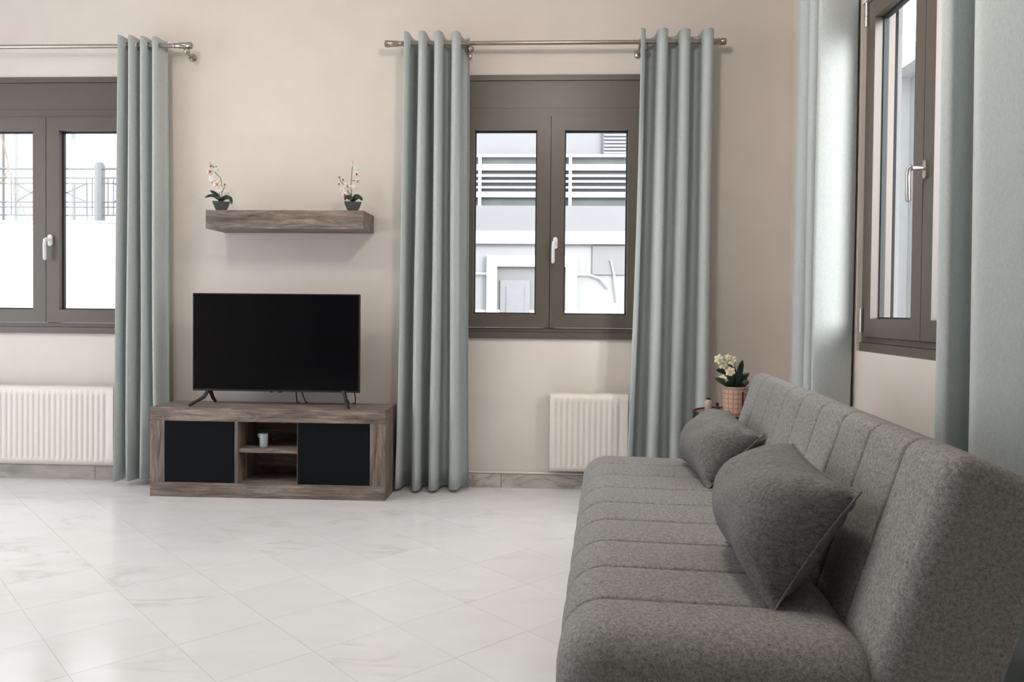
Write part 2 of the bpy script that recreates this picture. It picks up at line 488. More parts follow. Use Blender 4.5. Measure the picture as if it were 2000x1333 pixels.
# skirting of marble lengths
def skirting(name, label, segs, axis):
    root = bpy.data.objects.new(name, None); C.objects.link(root); struct(root, label, 'baseboard')
    for a, b in segs:
        if axis == 'y': box('skirting_slab', 'marble_base', root, a + .0015, b - .0015, D - 0.014, D, 0.0, 0.085, 0.0015)
        else: box('skirting_slab', 'marble_base', root, XR - 0.014, XR, a + .0015, b - .0015, 0.0, 0.085, 0.0015)
def cuts(a, b, step): 
    n = max(1, round((b - a) / step)); return [(a + (b - a) * k / n, a + (b - a) * (k + 1) / n) for k in range(n)]
skirting('baseboard_back', 'grey veined marble skirting below the two windows and television', cuts(XL, XR - 0.014, 0.9), 'y')
skirting('baseboard_right', 'grey veined marble skirting behind the sofa', cuts(YB, D, 0.9), 'x')

# ------------------------------------------------------------------ windows
def make_window(name, label, origin, rotz, width, z0, z1, box_h, handle_z, handle_mat, inset=0.0, reach=0.034, hinge=False, swing=1):
    """local: x along the wall, y = into the room is negative, z up. Origin on the wall face, floor level, window middle."""
    root = bpy.data.objects.new(name, None); C.objects.link(root)
    root.location = origin; root.rotation_euler = (0, 0, rotz)
    struct(root, label, 'window')
    hw = width / 2; y = inset
    sill_t = z0 + 0.066
    head = z1 - box_h
    # sill rail
    bm = bmesh.new()
    bm_box(bm, -hw, hw, y - 0.022, y + 0.10, z0, z0 + 0.040); bm_box(bm, -hw, hw, y - 0.012, y + 0.10, z0 + 0.042, sill_t)
    obj('sill', bm, 'frame', root, 0.003)
    # outer frame posts
    for s in (-1, 1):
        xa, xb = sorted((s * hw, s * (hw - 0.045)))
        box('frame_post', 'frame', root, xa, xb, y - 0.012, y + 0.10, sill_t, head, 0.002)
    if box_h > 0.1:
        bm = bmesh.new()
        bm_box(bm, -hw, hw, y - 0.006, y + 0.16, head + 0.052, z1 - 0.036)
        obj('shutter_box', bm, 'frame', root, 0.003)
        box('head_rail', 'frame', root, -hw, hw, y - 0.014, y + 0.12, z1 - 0.034, z1, 0.003)
        box('frame_head', 'frame', root, -hw, hw, y - 0.010, y + 0.10, head, head + 0.050, 0.003)
    else:
        box('frame_head', 'frame', root, -hw, hw, y - 0.012, y + 0.10, head, z1, 0.003)
    box('meeting_stile', 'frame', root, -0.035, 0.035, y + 0.046, y + 0.085, sill_t, head, 0.002)
    for s in (-1, 1):
        xa, xb = sorted((s * 0.002, s * (hw - 0.047)))
        za, zb = sill_t + 0.003, head - 0.003
        st = 0.083
        sb = bmesh.new()
        yy0, yy1 = y - 0.026, y + 0.045
        # mitred sash: four trapezoid prisms
        ix0, ix1, iz0, iz1 = xa + st, xb - st, za + st, zb - st
        e = 0.0004
        for poly in ([(xa, za), (xb, za), (ix1, iz0), (ix0, iz0)], [(xb, za), (xb, zb), (ix1, iz1), (ix1, iz0)],
                     [(xb, zb), (xa, zb), (ix0, iz1), (ix1, iz1)], [(xa, zb), (xa, za), (ix0, iz0), (ix0, iz1)]):
            cx = sum(p[0] for p in poly) / 4; cz = sum(p[1] for p in poly) / 4
            poly = [(p[0] + (cx - p[0]) * e, p[1] + (cz - p[1]) * e) for p in poly]
            bm_prism(sb, poly, 'y', yy0, yy1)
        sash = obj('sash', sb, 'frame', root, 0.0012, seg=1)
        # gasket and pane
        gb = bmesh.new(); gw = 0.008
        bm_box(gb, ix0, ix1, yy1 - 0.034, yy1 - 0.012, iz0, iz0 + gw); bm_box(gb, ix0, ix1, yy1 - 0.034, yy1 - 0.012, iz1 - gw, iz1)
        bm_box(gb, ix0, ix0 + gw, yy1 - 0.034, yy1 - 0.012, iz0 + gw, iz1 - gw); bm_box(gb, ix1 - gw, ix1, yy1 - 0.034, yy1 - 0.012, iz0 + gw, iz1 - gw)
        g = obj('gasket', gb, 'gasket', sash); g['label'] = 'black rubber seal around the glass'
        p = box('pane', 'glass', sash, ix0 + gw, ix1 - gw, yy1 - 0.026, yy1 - 0.022, iz0 + gw, iz1 - gw); p['label'] = 'clear window glass'
        if s == swing:
            # lever handle on the meeting stile
            hx = s * 0.032; fy = yy0
            hb = bmesh.new()
            pts = []
            for k in range(20):
                a = 2 * PI * k / 20
                pts.append((hx + 0.014 * math.cos(a), handle_z + 0.014 * math.sin(a) + (0.022 if math.sin(a) > 0 else -0.022)))
            bm_prism(hb, pts, 'y', fy - 0.012, fy)
            plate = obj('handle_plate', hb, handle_mat, sash, 0.002)
            hb = bmesh.new()
            k2 = -s
            bm_tube(hb, [(hx, fy - 0.010, handle_z + 0.004), (hx, fy - reach, handle_z + 0.004)], 0.0095, 12)
            bm_tube(hb, [(hx, fy - reach, handle_z + 0.012), (hx + k2 * 0.010, fy - reach - 0.008, handle_z + 0.002), (hx + k2 * 0.013, fy - reach - 0.009, handle_z - 0.03), (hx + k2 * 0.013, fy - reach - 0.006, handle_z - 0.118), (hx + k2 * 0.013, fy - reach - 0.004, handle_z - 0.126)], [0.008, 0.0105, 0.0100, 0.0105, 0.006], 12)
            obj('handle', hb, handle_mat, sash, smooth=True)
        if hinge:
            for hz in (za + 0.075, zb - 0.045):
                hb = bmesh.new()
                hxx = s * (hw - 0.048)
                bm_tube(hb, [(hxx, yy0 - 0.007, hz - 0.055), (hxx, yy0 - 0.007, hz - 0.012)], 0.0085, 10)
                bm_tube(hb, [(hxx, yy0 - 0.007, hz - 0.010), (hxx, yy0 - 0.007, hz + 0.055)], 0.0085, 10)
                hh = obj('hinge', hb, 'satin', sash, smooth=True); hh['label'] = 'silver hinge barrel'
    return root

make_window('window_1', 'brown double casement window with shutter box above the wide radiator', ((WL[0] + WL[1]) / 2, D, 0), 0, WL[1] - WL[0], WL[2], WL[3], 0.254, 1.515, 'white_metal', 0.004, swing=1)
make_window('window_2', 'brown double casement window between two grey-blue curtains beside the television', ((WM[0] + WM[1]) / 2, D, 0), 0, WM[1] - WM[0], WM[2], WM[3], 0.254, 1.515, 'white_metal', 0.004, swing=1)
make_window('window_3', 'brown casement window with silver lever handle in the wall behind the sofa', (XR, (WR[0] + WR[1]) / 2, 0), R(-90), WR[1] - WR[0], WR[2], WR[3], 0.015, 1.665, 'satin', 0.035, reach=0.058, hinge=True, swing=1)

w3 = bpy.data.objects['window_3']
hw3 = (WR[1] - WR[0]) / 2
for sg in (-1, 1):
    xa, xb = sorted((sg * hw3, sg * (hw3 - 0.004)))
    box('outer_jamb', 'out_white', w3, xa, xb, 0.1365, 0.149, WR[2] + 0.066, WR[3] - 0.002)
    xa, xb = sorted((sg * (hw3 - 0.005), sg * (hw3 - 0.040)))
    box('shutter_guide', 'out_mid', w3, xa, xb, 0.151, 0.170, WR[2] + 0.066, WR[3] - 0.002, 0.003)
# glazed doors in the left wall (frame only shows in reflections)
dr = bpy.data.objects.new('door_1', None); C.objects.link(dr); struct(dr, 'wide glazed doors in brown frames opposite the sofa', 'door')
for k in range(4):
    yy = DL[0] + (DL[1] - DL[0]) * k / 3
    ya, yb = max(DL[0], yy - 0.045), min(DL[1], yy + 0.045)
    box('frame_post', 'frame', dr, XL - 0.12, XL - 0.05, ya, yb, DL[2] + 0.06, DL[3] - 0.06, 0.003)
for k in range(3):
    ya = DL[0] + (DL[1] - DL[0]) * k / 3 + 0.047; yb = DL[0] + (DL[1] - DL[0]) * (k + 1) / 3 - 0.047
    box('pane', 'glass', dr, XL - 0.087, XL - 0.083, ya, yb, DL[2] + 0.062, DL[3] - 0.062)
for za, zb in ((DL[2], DL[2] + 0.06), (DL[3] - 0.06, DL[3])):
    box('frame_rail', 'frame', dr, XL - 0.12, XL - 0.05, DL[0], DL[1], za, zb, 0.003)

# ------------------------------------------------------------------ outside
GZ = -0.55
gr = box('ground', 'ground', None, -30, 25, D + T, 40, GZ - 0.2, GZ); struct(gr, 'pale paved street outside the windows', 'ground')
gr2 = box('ground_side', 'ground', None, XR + T, 25, -14, D + T, GZ - 0.2, GZ); struct(gr2, 'pale paved passage beside the house', 'ground')
YF = 9.8
def fx(px, py=500): return at_y(px, py, YF)[0]
def fz(py, px=1050): return at_y(px, py, YF)[1]
b1 = thing('apartment_building', 'pale rendered house across the street with balcony railing and white door surround', 'building', (0, YF, GZ))
def fb(name, mat, x0, x1, z0, z1, d0, d1, parent=None, bev=0.0):
    return box(name, mat, parent or b1, x0, x1, d0, d1, z0 - GZ, z1 - GZ, bev)
xa, xb = fx(800), fx(1420)
fb('wall', 'out_grey', xa, xb, GZ, fz(455), 0.0, 0.5)
fb('parapet', 'out_light', xa, xb, fz(452), fz(403), -0.05, 0.5)
fb('upper_wall', 'out_light', xa, xb, fz(300), fz(-60), 0.12, 0.5)
fb('band', 'out_white', xa, xb, fz(477.5), fz(452.5), -0.09, 0.0, bev=0.01)
fb('base_band', 'out_white', xa, xb, fz(616), fz(606), -0.04, 0.0)
fb('awning', 'out_green', xa, xb, fz(403), fz(300), 0.05, 0.12)
rl = fb('railing', 'out_white', xa, xb, fz(307.5), fz(302), -0.03, 0.02)
for pa, pb in ((333.5, 321.5), (346, 341.5), (357, 353), (368.5, 365), (386, 375.5)):
    fb('rail', 'out_white', xa, xb, fz(pa), fz(pb), -0.025, 0.015)
for px in (760, 936, 1112, 1288):
    fb('railing_post', 'out_white', fx(px - 3), fx(px + 3), fz(403), fz(307), -0.035, 0.02)
# louvred box, upper right
lv = fb('louvre_box', 'out_mid', fx(1176), fx(1330), fz(301), fz(225), 0.06, 0.12)
for k in range(11):
    z = fz(301) + (fz(225) - fz(301)) * (k + 0.5) / 11
    fb('louvre', 'out_mid', fx(1178), fx(1328), z - 0.012, z + 0.012, 0.03, 0.06)
# door surround
fb('surround_jamb', 'out_white', fx(952), fx(972), GZ, fz(522), -0.10, 0.0, bev=0.01)
fb('surround_jamb', 'out_white', fx(1105), fx(1127), GZ, fz(522), -0.10, 0.0, bev=0.01)
fb('surround_head', 'out_white', fx(952), fx(1127), fz(522), fz(500), -0.10, 0.0, bev=0.01)
fb('door_recess', 'out_light', fx(972), fx(1105), GZ, fz(522), -0.02, 0.0)
dd = fb('door', 'out_mid', fx(978), fx(1036), GZ, fz(548), -0.05, -0.02)
fb('door_panel', 'out_mid', fx(990), fx(1024), fz(700), fz(560), -0.062, -0.05, dd)
fb('meter_plate', 'out_light', fx(1157), fx(1250), fz(536), fz(480), -0.03, 0.0)
bm = bmesh.new()
pts = [at_y(px, py, YF - 0.05) for px, py in ((1127, 537), (1150, 537), (1172, 544), (1189, 563))]
bm_tube(bm, [(p[0], -0.05, p[1] - GZ) for p in pts], 0.014, 6)
obj('cable', bm, 'out_white', b1, smooth=True)
bm = bmesh.new()
pts = [at_y(px, py, YF - 0.05) for px, py in ((1193, 508), (1200, 540), (1206, 590))]
bm_tube(bm, [(p[0], -0.05, p[1] - GZ) for p in pts], 0.012, 6)
obj('cable', bm, 'out_white', b1, smooth=True)
bm = bmesh.new()
pts = [at_y(px, py, YF - 0.05) for px, py in ((880, 535), (952, 535))]
bm_tube(bm, [(p[0], -0.05, p[1] - GZ) for p in pts], 0.014, 6)
obj('cable', bm, 'out_white', b1, smooth=True)

# garden wall with metal fence, seen through the left window
YW = 8.6
def gx(px, py=400): return at_y(px, py, YW)[0]
def gz(py, px=120): return at_y(px, py, YW)[1]
gw = thing('garden_wall', 'white rendered garden wall carrying the metal fence outside', 'wall', (0, YW, GZ))
box('wall_body', 'out_white', gw, gx(-700), gx(560), 0, 0.25, 0, gz(436) - GZ)
box('coping', 'out_white', gw, gx(-700), gx(560), -0.02, 0.27, gz(436) - GZ, gz(433) - GZ + 0.01, 0.005)
for px in (28, 213):
    bm = bmesh.new(); bm_box(bm, gx(px - 2), gx(px + 1), -0.012, 0.0, 0, gz(540) - GZ)
    obj('render_joint', bm, 'out_light', gw)
box('plinth', 'out_white', gw, gx(-700), gx(560), -0.03, 0.0, 0, gz(537) - GZ)
fe = thing('metal_fence', 'grey metal fence with crossed panels standing on the white garden wall', 'fence', (0, YW + 0.12, gz(432)))
fz0 = gz(432)
for py, r in ((326, 0.013), (344, 0.009), (355, 0.008), (392, 0.009), (402, 0.008), (418, 0.009)):
    bm = bmesh.new(); z = gz(py) - fz0
    bm_tube(bm, [(gx(-300), 0, z), (gx(420), 0, z)], r, 6)
    obj('rail', bm, 'out_dark', fe, smooth=True)
for px in (-120, 183, 470):
    bm = bmesh.new(); x = gx(px)
    bm_box(bm, x - 0.040, x + 0.040, -0.04, 0.04, 0.0, gz(318) - fz0); bm_box(bm, x - 0.030, x + 0.030, -0.03, 0.03, gz(318) - fz0, gz(314) - fz0)
    obj('post', bm, 'out_dark', fe, 0.005)
for px in (-40, -29, 8, 16, 157, 168, 199, 210, 320, 331):
    bm = bmesh.new(); bm_tube(bm, [(gx(px), 0, gz(418) - fz0), (gx(px), 0, gz(344) - fz0)], 0.008, 6)
    obj('bar', bm, 'out_dark', fe, smooth=True)
for pa, pb in ((16, 78), (78, 157), (210, 265), (265, 320), (-110, -40)):
    for q in (0, 1):
        bm = bmesh.new(); za, zb = (gz(392), gz(355)) if q else (gz(355), gz(392))
        bm_tube(bm, [(gx(pa), 0, za - fz0), (gx(pb), 0, zb - fz0)], 0.008, 6)
        obj('brace', bm, 'out_dark', fe, smooth=True)
# house behind the fence
YH = 14.0
hs = thing('house', 'pale two-storey house with grey shutters standing behind the metal fence', 'building', (0, YH, GZ))
def hx(px): return at_y(px, 350, YH)[0]
box('wall', 'out_white', hs, hx(-500), hx(430), 0, 3, 0, 9.0)
for pa, pb in ((-2, 13), (18, 36), (57, 68), (133, 147), (300, 316)):
    box('shutter', 'out_grey', hs, hx(pa), hx(pb), -0.12, 0.0, 1.6, 6.3)
for pa, pb in ((36, 56), (150, 172)):
    bm = bmesh.new(); bm_box(bm, hx(pa), hx(pb), -0.05, 0.0, 2.6, 3.9)
    obj('window_panel', bm, 'out_light', hs)
# bare branch with a few leaves in front of the fence
br = thing('tree_branch', 'thin bare twig with a few leaves hanging before the metal fence', 'branch', (0, 7.6, 0.2))
def tx(px, py): 
    p = at_y(px, py, 7.6); return (p[0], 0, p[1] - 0.2)
bm = bmesh.new(); bm_tube(bm, [tx(-20, 210), tx(4, 270), tx(18, 330), tx(34, 385), tx(52, 425), tx(74, 468)], [0.012, 0.010, 0.008, 0.006, 0.004, 0.003], 6)
obj('twig', bm, 'twig', br, smooth=True)
for pa in (((8, 290), (20, 315), (40, 330)), ((34, 385), (20, 375), (5, 372)), ((18, 330), (5, 350), (-10, 380))):
    bm = bmesh.new(); bm_tube(bm, [tx(*p) for p in pa], [0.005, 0.004, 0.002], 5); obj('twig', bm, 'twig', br, smooth=True)
for px, py in ((14, 325), (22, 338), (10, 345), (26, 372), (18, 360)):
    bm = bmesh.new(); p = tx(px, py)
    bm_sphere(bm, p, 0.022, 8, (1, 0.2, 0.6)); obj('leaf', bm, 'bud', br, smooth=True)

# white house close by, seen through the right-hand window
nb = thing('neighbour_house', 'white and grey walled house outside the window behind the sofa', 'building', (XR + 5.0, 0, GZ))
box('wall', 'out_light', nb, 0, 2.5, 11.0, 40.0, 0, 6.5)
for ya, yb, m_ in ((12.0, 12.5, 'out_white'), (13.2, 13.6, 'out_mid'), (14.4, 15.1, 'out_white'), (16.4, 16.9, 'out_mid'), (18.0, 19.0, 'out_white'), (21.0, 21.8, 'out_mid'), (24.0, 26.0, 'out_white')):
    box('pilaster', m_, nb, -0.25, 0.0, ya, yb, 0, 6.5)
box('cornice', 'out_white', nb, -0.4, 0.0, 11.0, 40.0, 5.9, 6.2)

# ------------------------------------------------------------------ curtain rods
def rod_along_x(name, label, xa, xb, z, fin_l=True, fin_r=True, brackets=()):
    y = D - 0.125
    t = thing(name, label, 'curtain rod', ((xa + xb) / 2, y, z), 0)
    ox = (xa + xb) / 2
    bm = bmesh.new(); bm_tube(bm, [(xa - ox, 0, 0), (xb - ox, 0, 0)], 0.0125, 14)
    obj('rod', bm, 'nickel', t, smooth=True)
    for s, on in ((-1, fin_l), (1, fin_r)):
        if not on: continue
        xe = (xa if s < 0 else xb) - ox
        bm = bmesh.new()
        prof = [(0.0145, 0.0), (0.0155, 0.004), (0.0155, 0.012), (0.0125, 0.014), (0.0145, 0.018), (0.0175, 0.045), (0.0195, 0.080), (0.0175, 0.083), (0.0205, 0.087), (0.0205, 0.112), (0.017, 0.115)]
        bm_lathe(bm, prof, 16)
        bmesh.ops.rotate(bm, verts=bm.verts, matrix=Matrix.Rotation(s * PI / 2, 3, 'Y'))
        bmesh.ops.translate(bm, verts=bm.verts, vec=(xe - s * 0.03, 0, 0))
        obj('finial', bm, 'nickel', t, smooth=True)
    for bx in brackets:
        bm = bmesh.new()
        bm_tube(bm, [(bx - ox, 0.123, -0.035), (bx - ox, 0.055, -0.035), (bx - ox, 0.012, -0.022), (bx - ox, 0, -0.012)], 0.006, 8)
        bm_torus(bm, (bx - ox, 0, 0), 0.016, 0.004, 'x')
        bk = obj('bracket', bm, 'nickel', t, smooth=True)
        bm = bmesh.new(); bm_lathe(bm, [(0.024, 0), (0.024, 0.006), (0.018, 0.010)], 16)
        bmesh.ops.rotate(bm, verts=bm.verts, matrix=Matrix.Rotation(PI / 2, 3, 'X'))
        bmesh.ops.translate(bm, verts=bm.verts, vec=(bx - ox, 0.125, -0.035))
        obj('wall_plate', bm, 'nickel', bk, smooth=True)
        bm = bmesh.new(); bm_tube(bm, [(bx - ox + 0.006, 0, -0.014), (bx - ox + 0.022, -0.012, -0.030)], 0.004, 8)
        bm_sphere(bm, (bx - ox + 0.028, -0.016, -0.040), 0.020, 14)
        obj('knob', bm, 'nickel', bk, smooth=True)
    return t
rod_along_x('curtain_rod', 'brushed metal curtain rod over the window above the wide radiator', -4.22, -2.285, 2.700, True, True, (-2.250,))
rod_along_x('curtain_rod', 'brushed metal curtain rod over the window beside the television', -0.925, 0.940, 2.702, True, True, (-0.515, 0.520))
# rod over the right-hand window (above the picture)
tr = thing('curtain_rod', 'brushed metal curtain rod over the window behind the sofa', 'curtain rod', (XR - 0.11, 3.0, 2.93))
bm = bmesh.new(); bm_tube(bm, [(0, -1.75, 0), (0, 1.32, 0)], 0.0125, 14); obj('rod', bm, 'nickel', tr, smooth=True)
for yy in (-1.72, 1.27):
    bm = bmesh.new(); bm_tube(bm, [(0.11, yy, -0.03), (0.02, yy, -0.03), (0, yy, -0.012)], 0.006, 8); obj('bracket', bm, 'nickel', tr, smooth=True)

# ------------------------------------------------------------------ curtains
def catmull(P, n):
    out = []
    m_ = len(P)
    for i in range(m_ - 1):
        p0, p1, p2, p3 = P[max(i - 1, 0)], P[i], P[i + 1], P[min(i + 2, m_ - 1)]
        for k in range(n):
            t = k / n
            out.append(tuple(0.5 * ((2 * p1[c]) + (-p0[c] + p2[c]) * t + (2 * p0[c] - 5 * p1[c] + 4 * p2[c] - p3[c]) * t * t + (-p0[c] + 3 * p1[c] - 3 * p2[c] + p3[c]) * t ** 3) for c in (0, 1)))
    out.append(tuple(P[-1]))
    return out

def curtain(label, top, bot, ztop, zbot, rodpt=None, rod_axis='x', zrod=None, sub=8, seed=0, thick=0.0022, wob=0.004):
    """top / bot: matching lists of plan points (x,y) in metres."""
    rng = random.Random(seed)
    A = catmull(top, sub); B = catmull(bot, sub)
    ox = sum(p[0] for p in A) / len(A); oy = sum(p[1] for p in A) / len(A)
    t = thing('curtain', label, 'curtain', (ox, oy, zbot), 0, 'grey-blue eyelet curtains')
    nz = 26
    bm = bmesh.new()
    ph = [rng.uniform(0, 6.28) for _ in range(4)]
    grid = []
    for j in range(nz + 1):
        f = j / nz
        z = (ztop - zbot) * f
        g = (1 - f) ** 1.3
        row = []
        for i, (a, b) in enumerate(zip(A, B)):
            x = a[0] + (b[0] - a[0]) * g; y = a[1] + (b[1] - a[1]) * g
            s = i / len(A)
            wv = wob * (1 - f * 0.7)
            x += wv * math.sin(3.1 * f * 2 + 9 * s + ph[0]) ; y += wv * math.sin(2.3 * f * 2 + 13 * s + ph[1])
            dz = 0.004 * math.sin(17 * s + ph[2]) if j == 0 else 0
            row.append(bm.verts.new((x - ox, y - oy, z + dz)))
        grid.append(row)
    for j in range(nz):
        for i in range(len(A) - 1):
            bm.faces.new((grid[j][i], grid[j][i + 1], grid[j + 1][i + 1], grid[j + 1][i]))
    o = obj('cloth', bm, 'curtain', t, smooth=True, angle=80)
    md = o.modifiers.new('thickness', 'SOLIDIFY'); md.thickness = thick; md.offset = 0
    # bottom hem fold
    # eyelets where the cloth crosses the rod line
    if zrod is not None:
        ci = 1 if rod_axis == 'x' else 0
        for i in range(len(A) - 1):
            d0, d1 = A[i][ci] - rodpt, A[i + 1][ci] - rodpt
            if d0 * d1 <= 0 and d0 != d1:
                k = d0 / (d0 - d1)
                px = A[i][0] + (A[i + 1][0] - A[i][0]) * k; py = A[i][1] + (A[i + 1][1] - A[i][1]) * k
                tx_, ty_ = A[i + 1][0] - A[i][0], A[i + 1][1] - A[i][1]
                ang = math.atan2(ty_, tx_)
                bm = bmesh.new(); bm_torus(bm, (0, 0, 0), 0.021, 0.0042, 'y', 16, 6)
                e = obj('eyelet', bm, 'satin', t, smooth=True)
                e.location = (px - ox, py - oy, zrod - zbot); e.rotation_euler = (0, 0, ang)
                e['label'] = 'silver eyelet ring on the rod'
    return t

def pleats(x0, x1, yc, amp, nf, ph=0.0, seed=0, jit=0.15, bulge=0.05):
    """smooth eyelet pleats: nf waves between x0 and x1 (front = smaller y)"""
    rng = random.Random(seed)
    p1, p2, p3 = (rng.uniform(0, 6.28) for _ in range(3))
    n = int(nf * 14)
    wid = x1 - x0; pit = wid / nf
    pts = []
    for i in range(n + 1):
        s = i / n
        th = 2 * PI * nf * s + ph
        a = amp * (1 + jit * math.sin(5.1 * s + p1)) 
        x = x0 + wid * s + bulge * pit * math.sin(2 * th) + jit * 0.10 * pit * math.sin(7 * s * nf / 3 + p2)
        pts.append((x, yc - a * math.cos(th) + 0.006 * math.sin(4 * s + p3)))
    return pts
yr = D - 0.125
ZT = 2.745
# left window, right-hand curtain
curtain('grey-blue eyelet curtain hanging between the wide radiator and the television stand',
        pleats(-2.625, -2.380, yr, 0.060, 3.6, seed=1), pleats(-2.648, -2.360, yr, 0.060, 3.6, seed=1, jit=0.3), ZT, 0.035, yr, 'x', 2.700, sub=2, seed=1)
# middle window, left-hand curtain
curtain('grey-blue eyelet curtain hanging right beside the television stand',
        pleats(-0.878, -0.505, yr, 0.082, 3.7, seed=2, bulge=0.078), pleats(-0.915, -0.490, yr, 0.080, 3.7, seed=2, jit=0.28, bulge=0.07), ZT + 0.006, 0.018, yr, 'x', 2.702, sub=2, seed=2)
# middle window, right-hand curtain
curtain('grey-blue eyelet curtain hanging between the small radiator and the round side table',
        pleats(0.515, 0.930, yr, 0.082, 3.15, seed=4, bulge=0.078), pleats(0.462, 0.925, yr, 0.080, 3.15, seed=4, jit=0.25, bulge=0.07), ZT + 0.010, 0.018, yr, 'x', 2.702, sub=2, seed=5)
# right wall, far curtain
farT = [(1.40, 4.24), (1.30, 4.17), (1.275, 4.11), (1.30, 4.06), (1.395, 4.05), (1.405, 4.01), (1.37, 3.96), (1.275, 3.915), (1.262, 3.885), (1.285, 3.862), (1.385, 3.868), (1.39, 3.83), (1.34, 3.785), (1.262, 3.755), (1.250, 3.735), (1.258, 3.722), (1.30, 3.718), (1.37, 3.728), (1.425, 3.742), (1.436, 3.75)]
farB = [(x - 0.006, y + 0.01) for x, y in farT]
curtain('grey-blue curtain in the room corner on the far side of the window behind the sofa', farT, farB, 2.972, 0.02, XR - 0.11, 'y', 2.93, seed=7)
nearT = [(1.40, 2.66), (1.33, 2.60), (1.262, 2.555), (1.258, 2.525), (1.285, 2.51), (1.36, 2.52), (1.385, 2.49), (1.36, 2.44), (1.285, 2.36), (1.27, 2.325), (1.275, 2.29), (1.33, 2.22), (1.375, 2.17), (1.36, 2.12), (1.28, 2.04), (1.268, 2.00), (1.29, 1.96), (1.37, 1.92), (1.38, 1.88), (1.29, 1.80), (1.27, 1.76), (1.29, 1.72), (1.38, 1.68), (1.37, 1.62), (1.28, 1.54), (1.27, 1.48), (1.31, 1.42), (1.39, 1.36)]
nearT = [(x, y + (0.05 if k < 5 else 0.085)) for k, (x, y) in enumerate(nearT)]
nearB = [(x, y - 0.02) for x, y in nearT]
curtain('grey-blue curtain on the near side of the window, hanging behind the sofa backrest', nearT, nearB, 2.972, 0.02, XR - 0.11, 'y', 2.93, seed=9)

# ------------------------------------------------------------------ radiators
def radiator(label, x0, x1, z0, z1, valve_side, pipe_to):
    y1 = D - 0.035; y0 = D - 0.105
    t = thing('radiator', label, 'radiator', (x0, y0, z0), 0)
    wd = x1 - x0; hh = z1 - z0; dp = y1 - y0
    # front panel with pressed ribs
    bm = bmesh.new()
    n = max(4, int(round((wd - 0.06) / 0.0345)))
    us = [0.0, 0.03]
    prof = []
    st = (wd - 0.06) / n
    prof.append((0.0, 0)); prof.append((0.028, 0))
    for k in range(n):
        a = 0.03 + k * st
        prof += [(a + st * 0.10, 0), (a + st * 0.22, 1), (a + st * 0.52, 1), (a + st * 0.64, 0)]
    prof += [(wd - 0.001, 0), (wd, 0)]
    zs = [(0.0, 0), (0.034, 0), (0.045, 1), (hh - 0.060, 1), (hh - 0.049, 0), (hh, 0)]
    g = [[bm.verts.new((u, 0.004 * a * b, z)) for u, a in prof] for z, b in zs]
    for j in range(len(zs) - 1):
        for i in range(len(prof) - 1):
            bm.faces.new((g[j][i], g[j][i + 1], g[j + 1][i + 1], g[j + 1][i]))
    fp = obj('front_panel', bm, 'radiator', t, smooth=True, angle=30)
    md = fp.modifiers.new('sheet', 'SOLIDIFY'); md.thickness = 0.0012; md.offset = -1
    box('back_panel', 'radiator', t, 0, wd, dp - 0.012, dp, 0.005, hh - 0.005, 0.003)
    for xx in (0.0, wd - 0.0012):
        box('side_panel', 'radiator', t, xx, xx + 0.0012, 0.006, dp - 0.013, 0.0, hh - 0.008)
    # top grille: rails and slots
    bm = bmesh.new()
    for ya in (0.006, 0.026, 0.046):
        bm_box(bm, 0.004, wd - 0.004, ya, ya + 0.006, hh - 0.006, hh + 0.002)
    k = 0.02
    while k < wd - 0.02:
        bm_box(bm, k, k + 0.006, 0.012, 0.046, hh - 0.006, hh + 0.001); k += 0.034
    obj('top_grille', bm, 'radiator', t)
    # valve
    vx = wd + 0.012 if valve_side > 0 else -0.012
    for zz in ((0.045, hh - 0.05) if valve_side else ()):
        bm = bmesh.new()
        bm_tube(bm, [(wd if valve_side > 0 else 0, 0.045, zz), (vx + valve_side * 0.012, 0.045, zz)], 0.010, 10)
        bm_tube(bm, [(vx + valve_side * 0.004, 0.045, zz), (vx + valve_side * 0.022, 0.045, zz)], 0.013, 8)
        obj('valve', bm, 'satin', t, smooth=True)
    for xx in (wd * 0.2, wd * 0.8):
        box('wall_bracket', 'radiator', t, xx - 0.015, xx + 0.015, dp, dp + 0.034, hh * 0.2, hh * 0.8)
    return t
radiator('wide white panel radiator below the window left of the television', -3.78, -2.705, 0.112, 0.598, 1, 0)
radiator('small white panel radiator below the window between the curtains', 0.008, 0.478, 0.128, 0.600, 0, 0)
# painted heating pipes running on top of the skirting
for (xa, xb, lab) in ((-0.55, 0.80, 'thin painted heating pipe along the skirting below the small radiator'), (-4.30, -2.40, 'thin painted heating pipe along the skirting below the wide radiator')):
    t = thing('heating_pipe', lab, 'pipe', ((xa + xb) / 2, D - 0.009, 0.0935), 0, 'heating pipes on the skirting')
    hw = (xb - xa) / 2
    bm = bmesh.new(); bm_tube(bm, [(-hw, 0, 0), (hw, 0, 0)], 0.0075, 10); obj('pipe', bm, 'radiator', t, smooth=True)
    for k in (-0.62, -0.08, 0.5):
        bm = bmesh.new(); bm_torus(bm, (k * hw, 0, 0), 0.008, 0.002, 'x', 12, 6); obj('clip', bm, 'radiator', t, smooth=True)

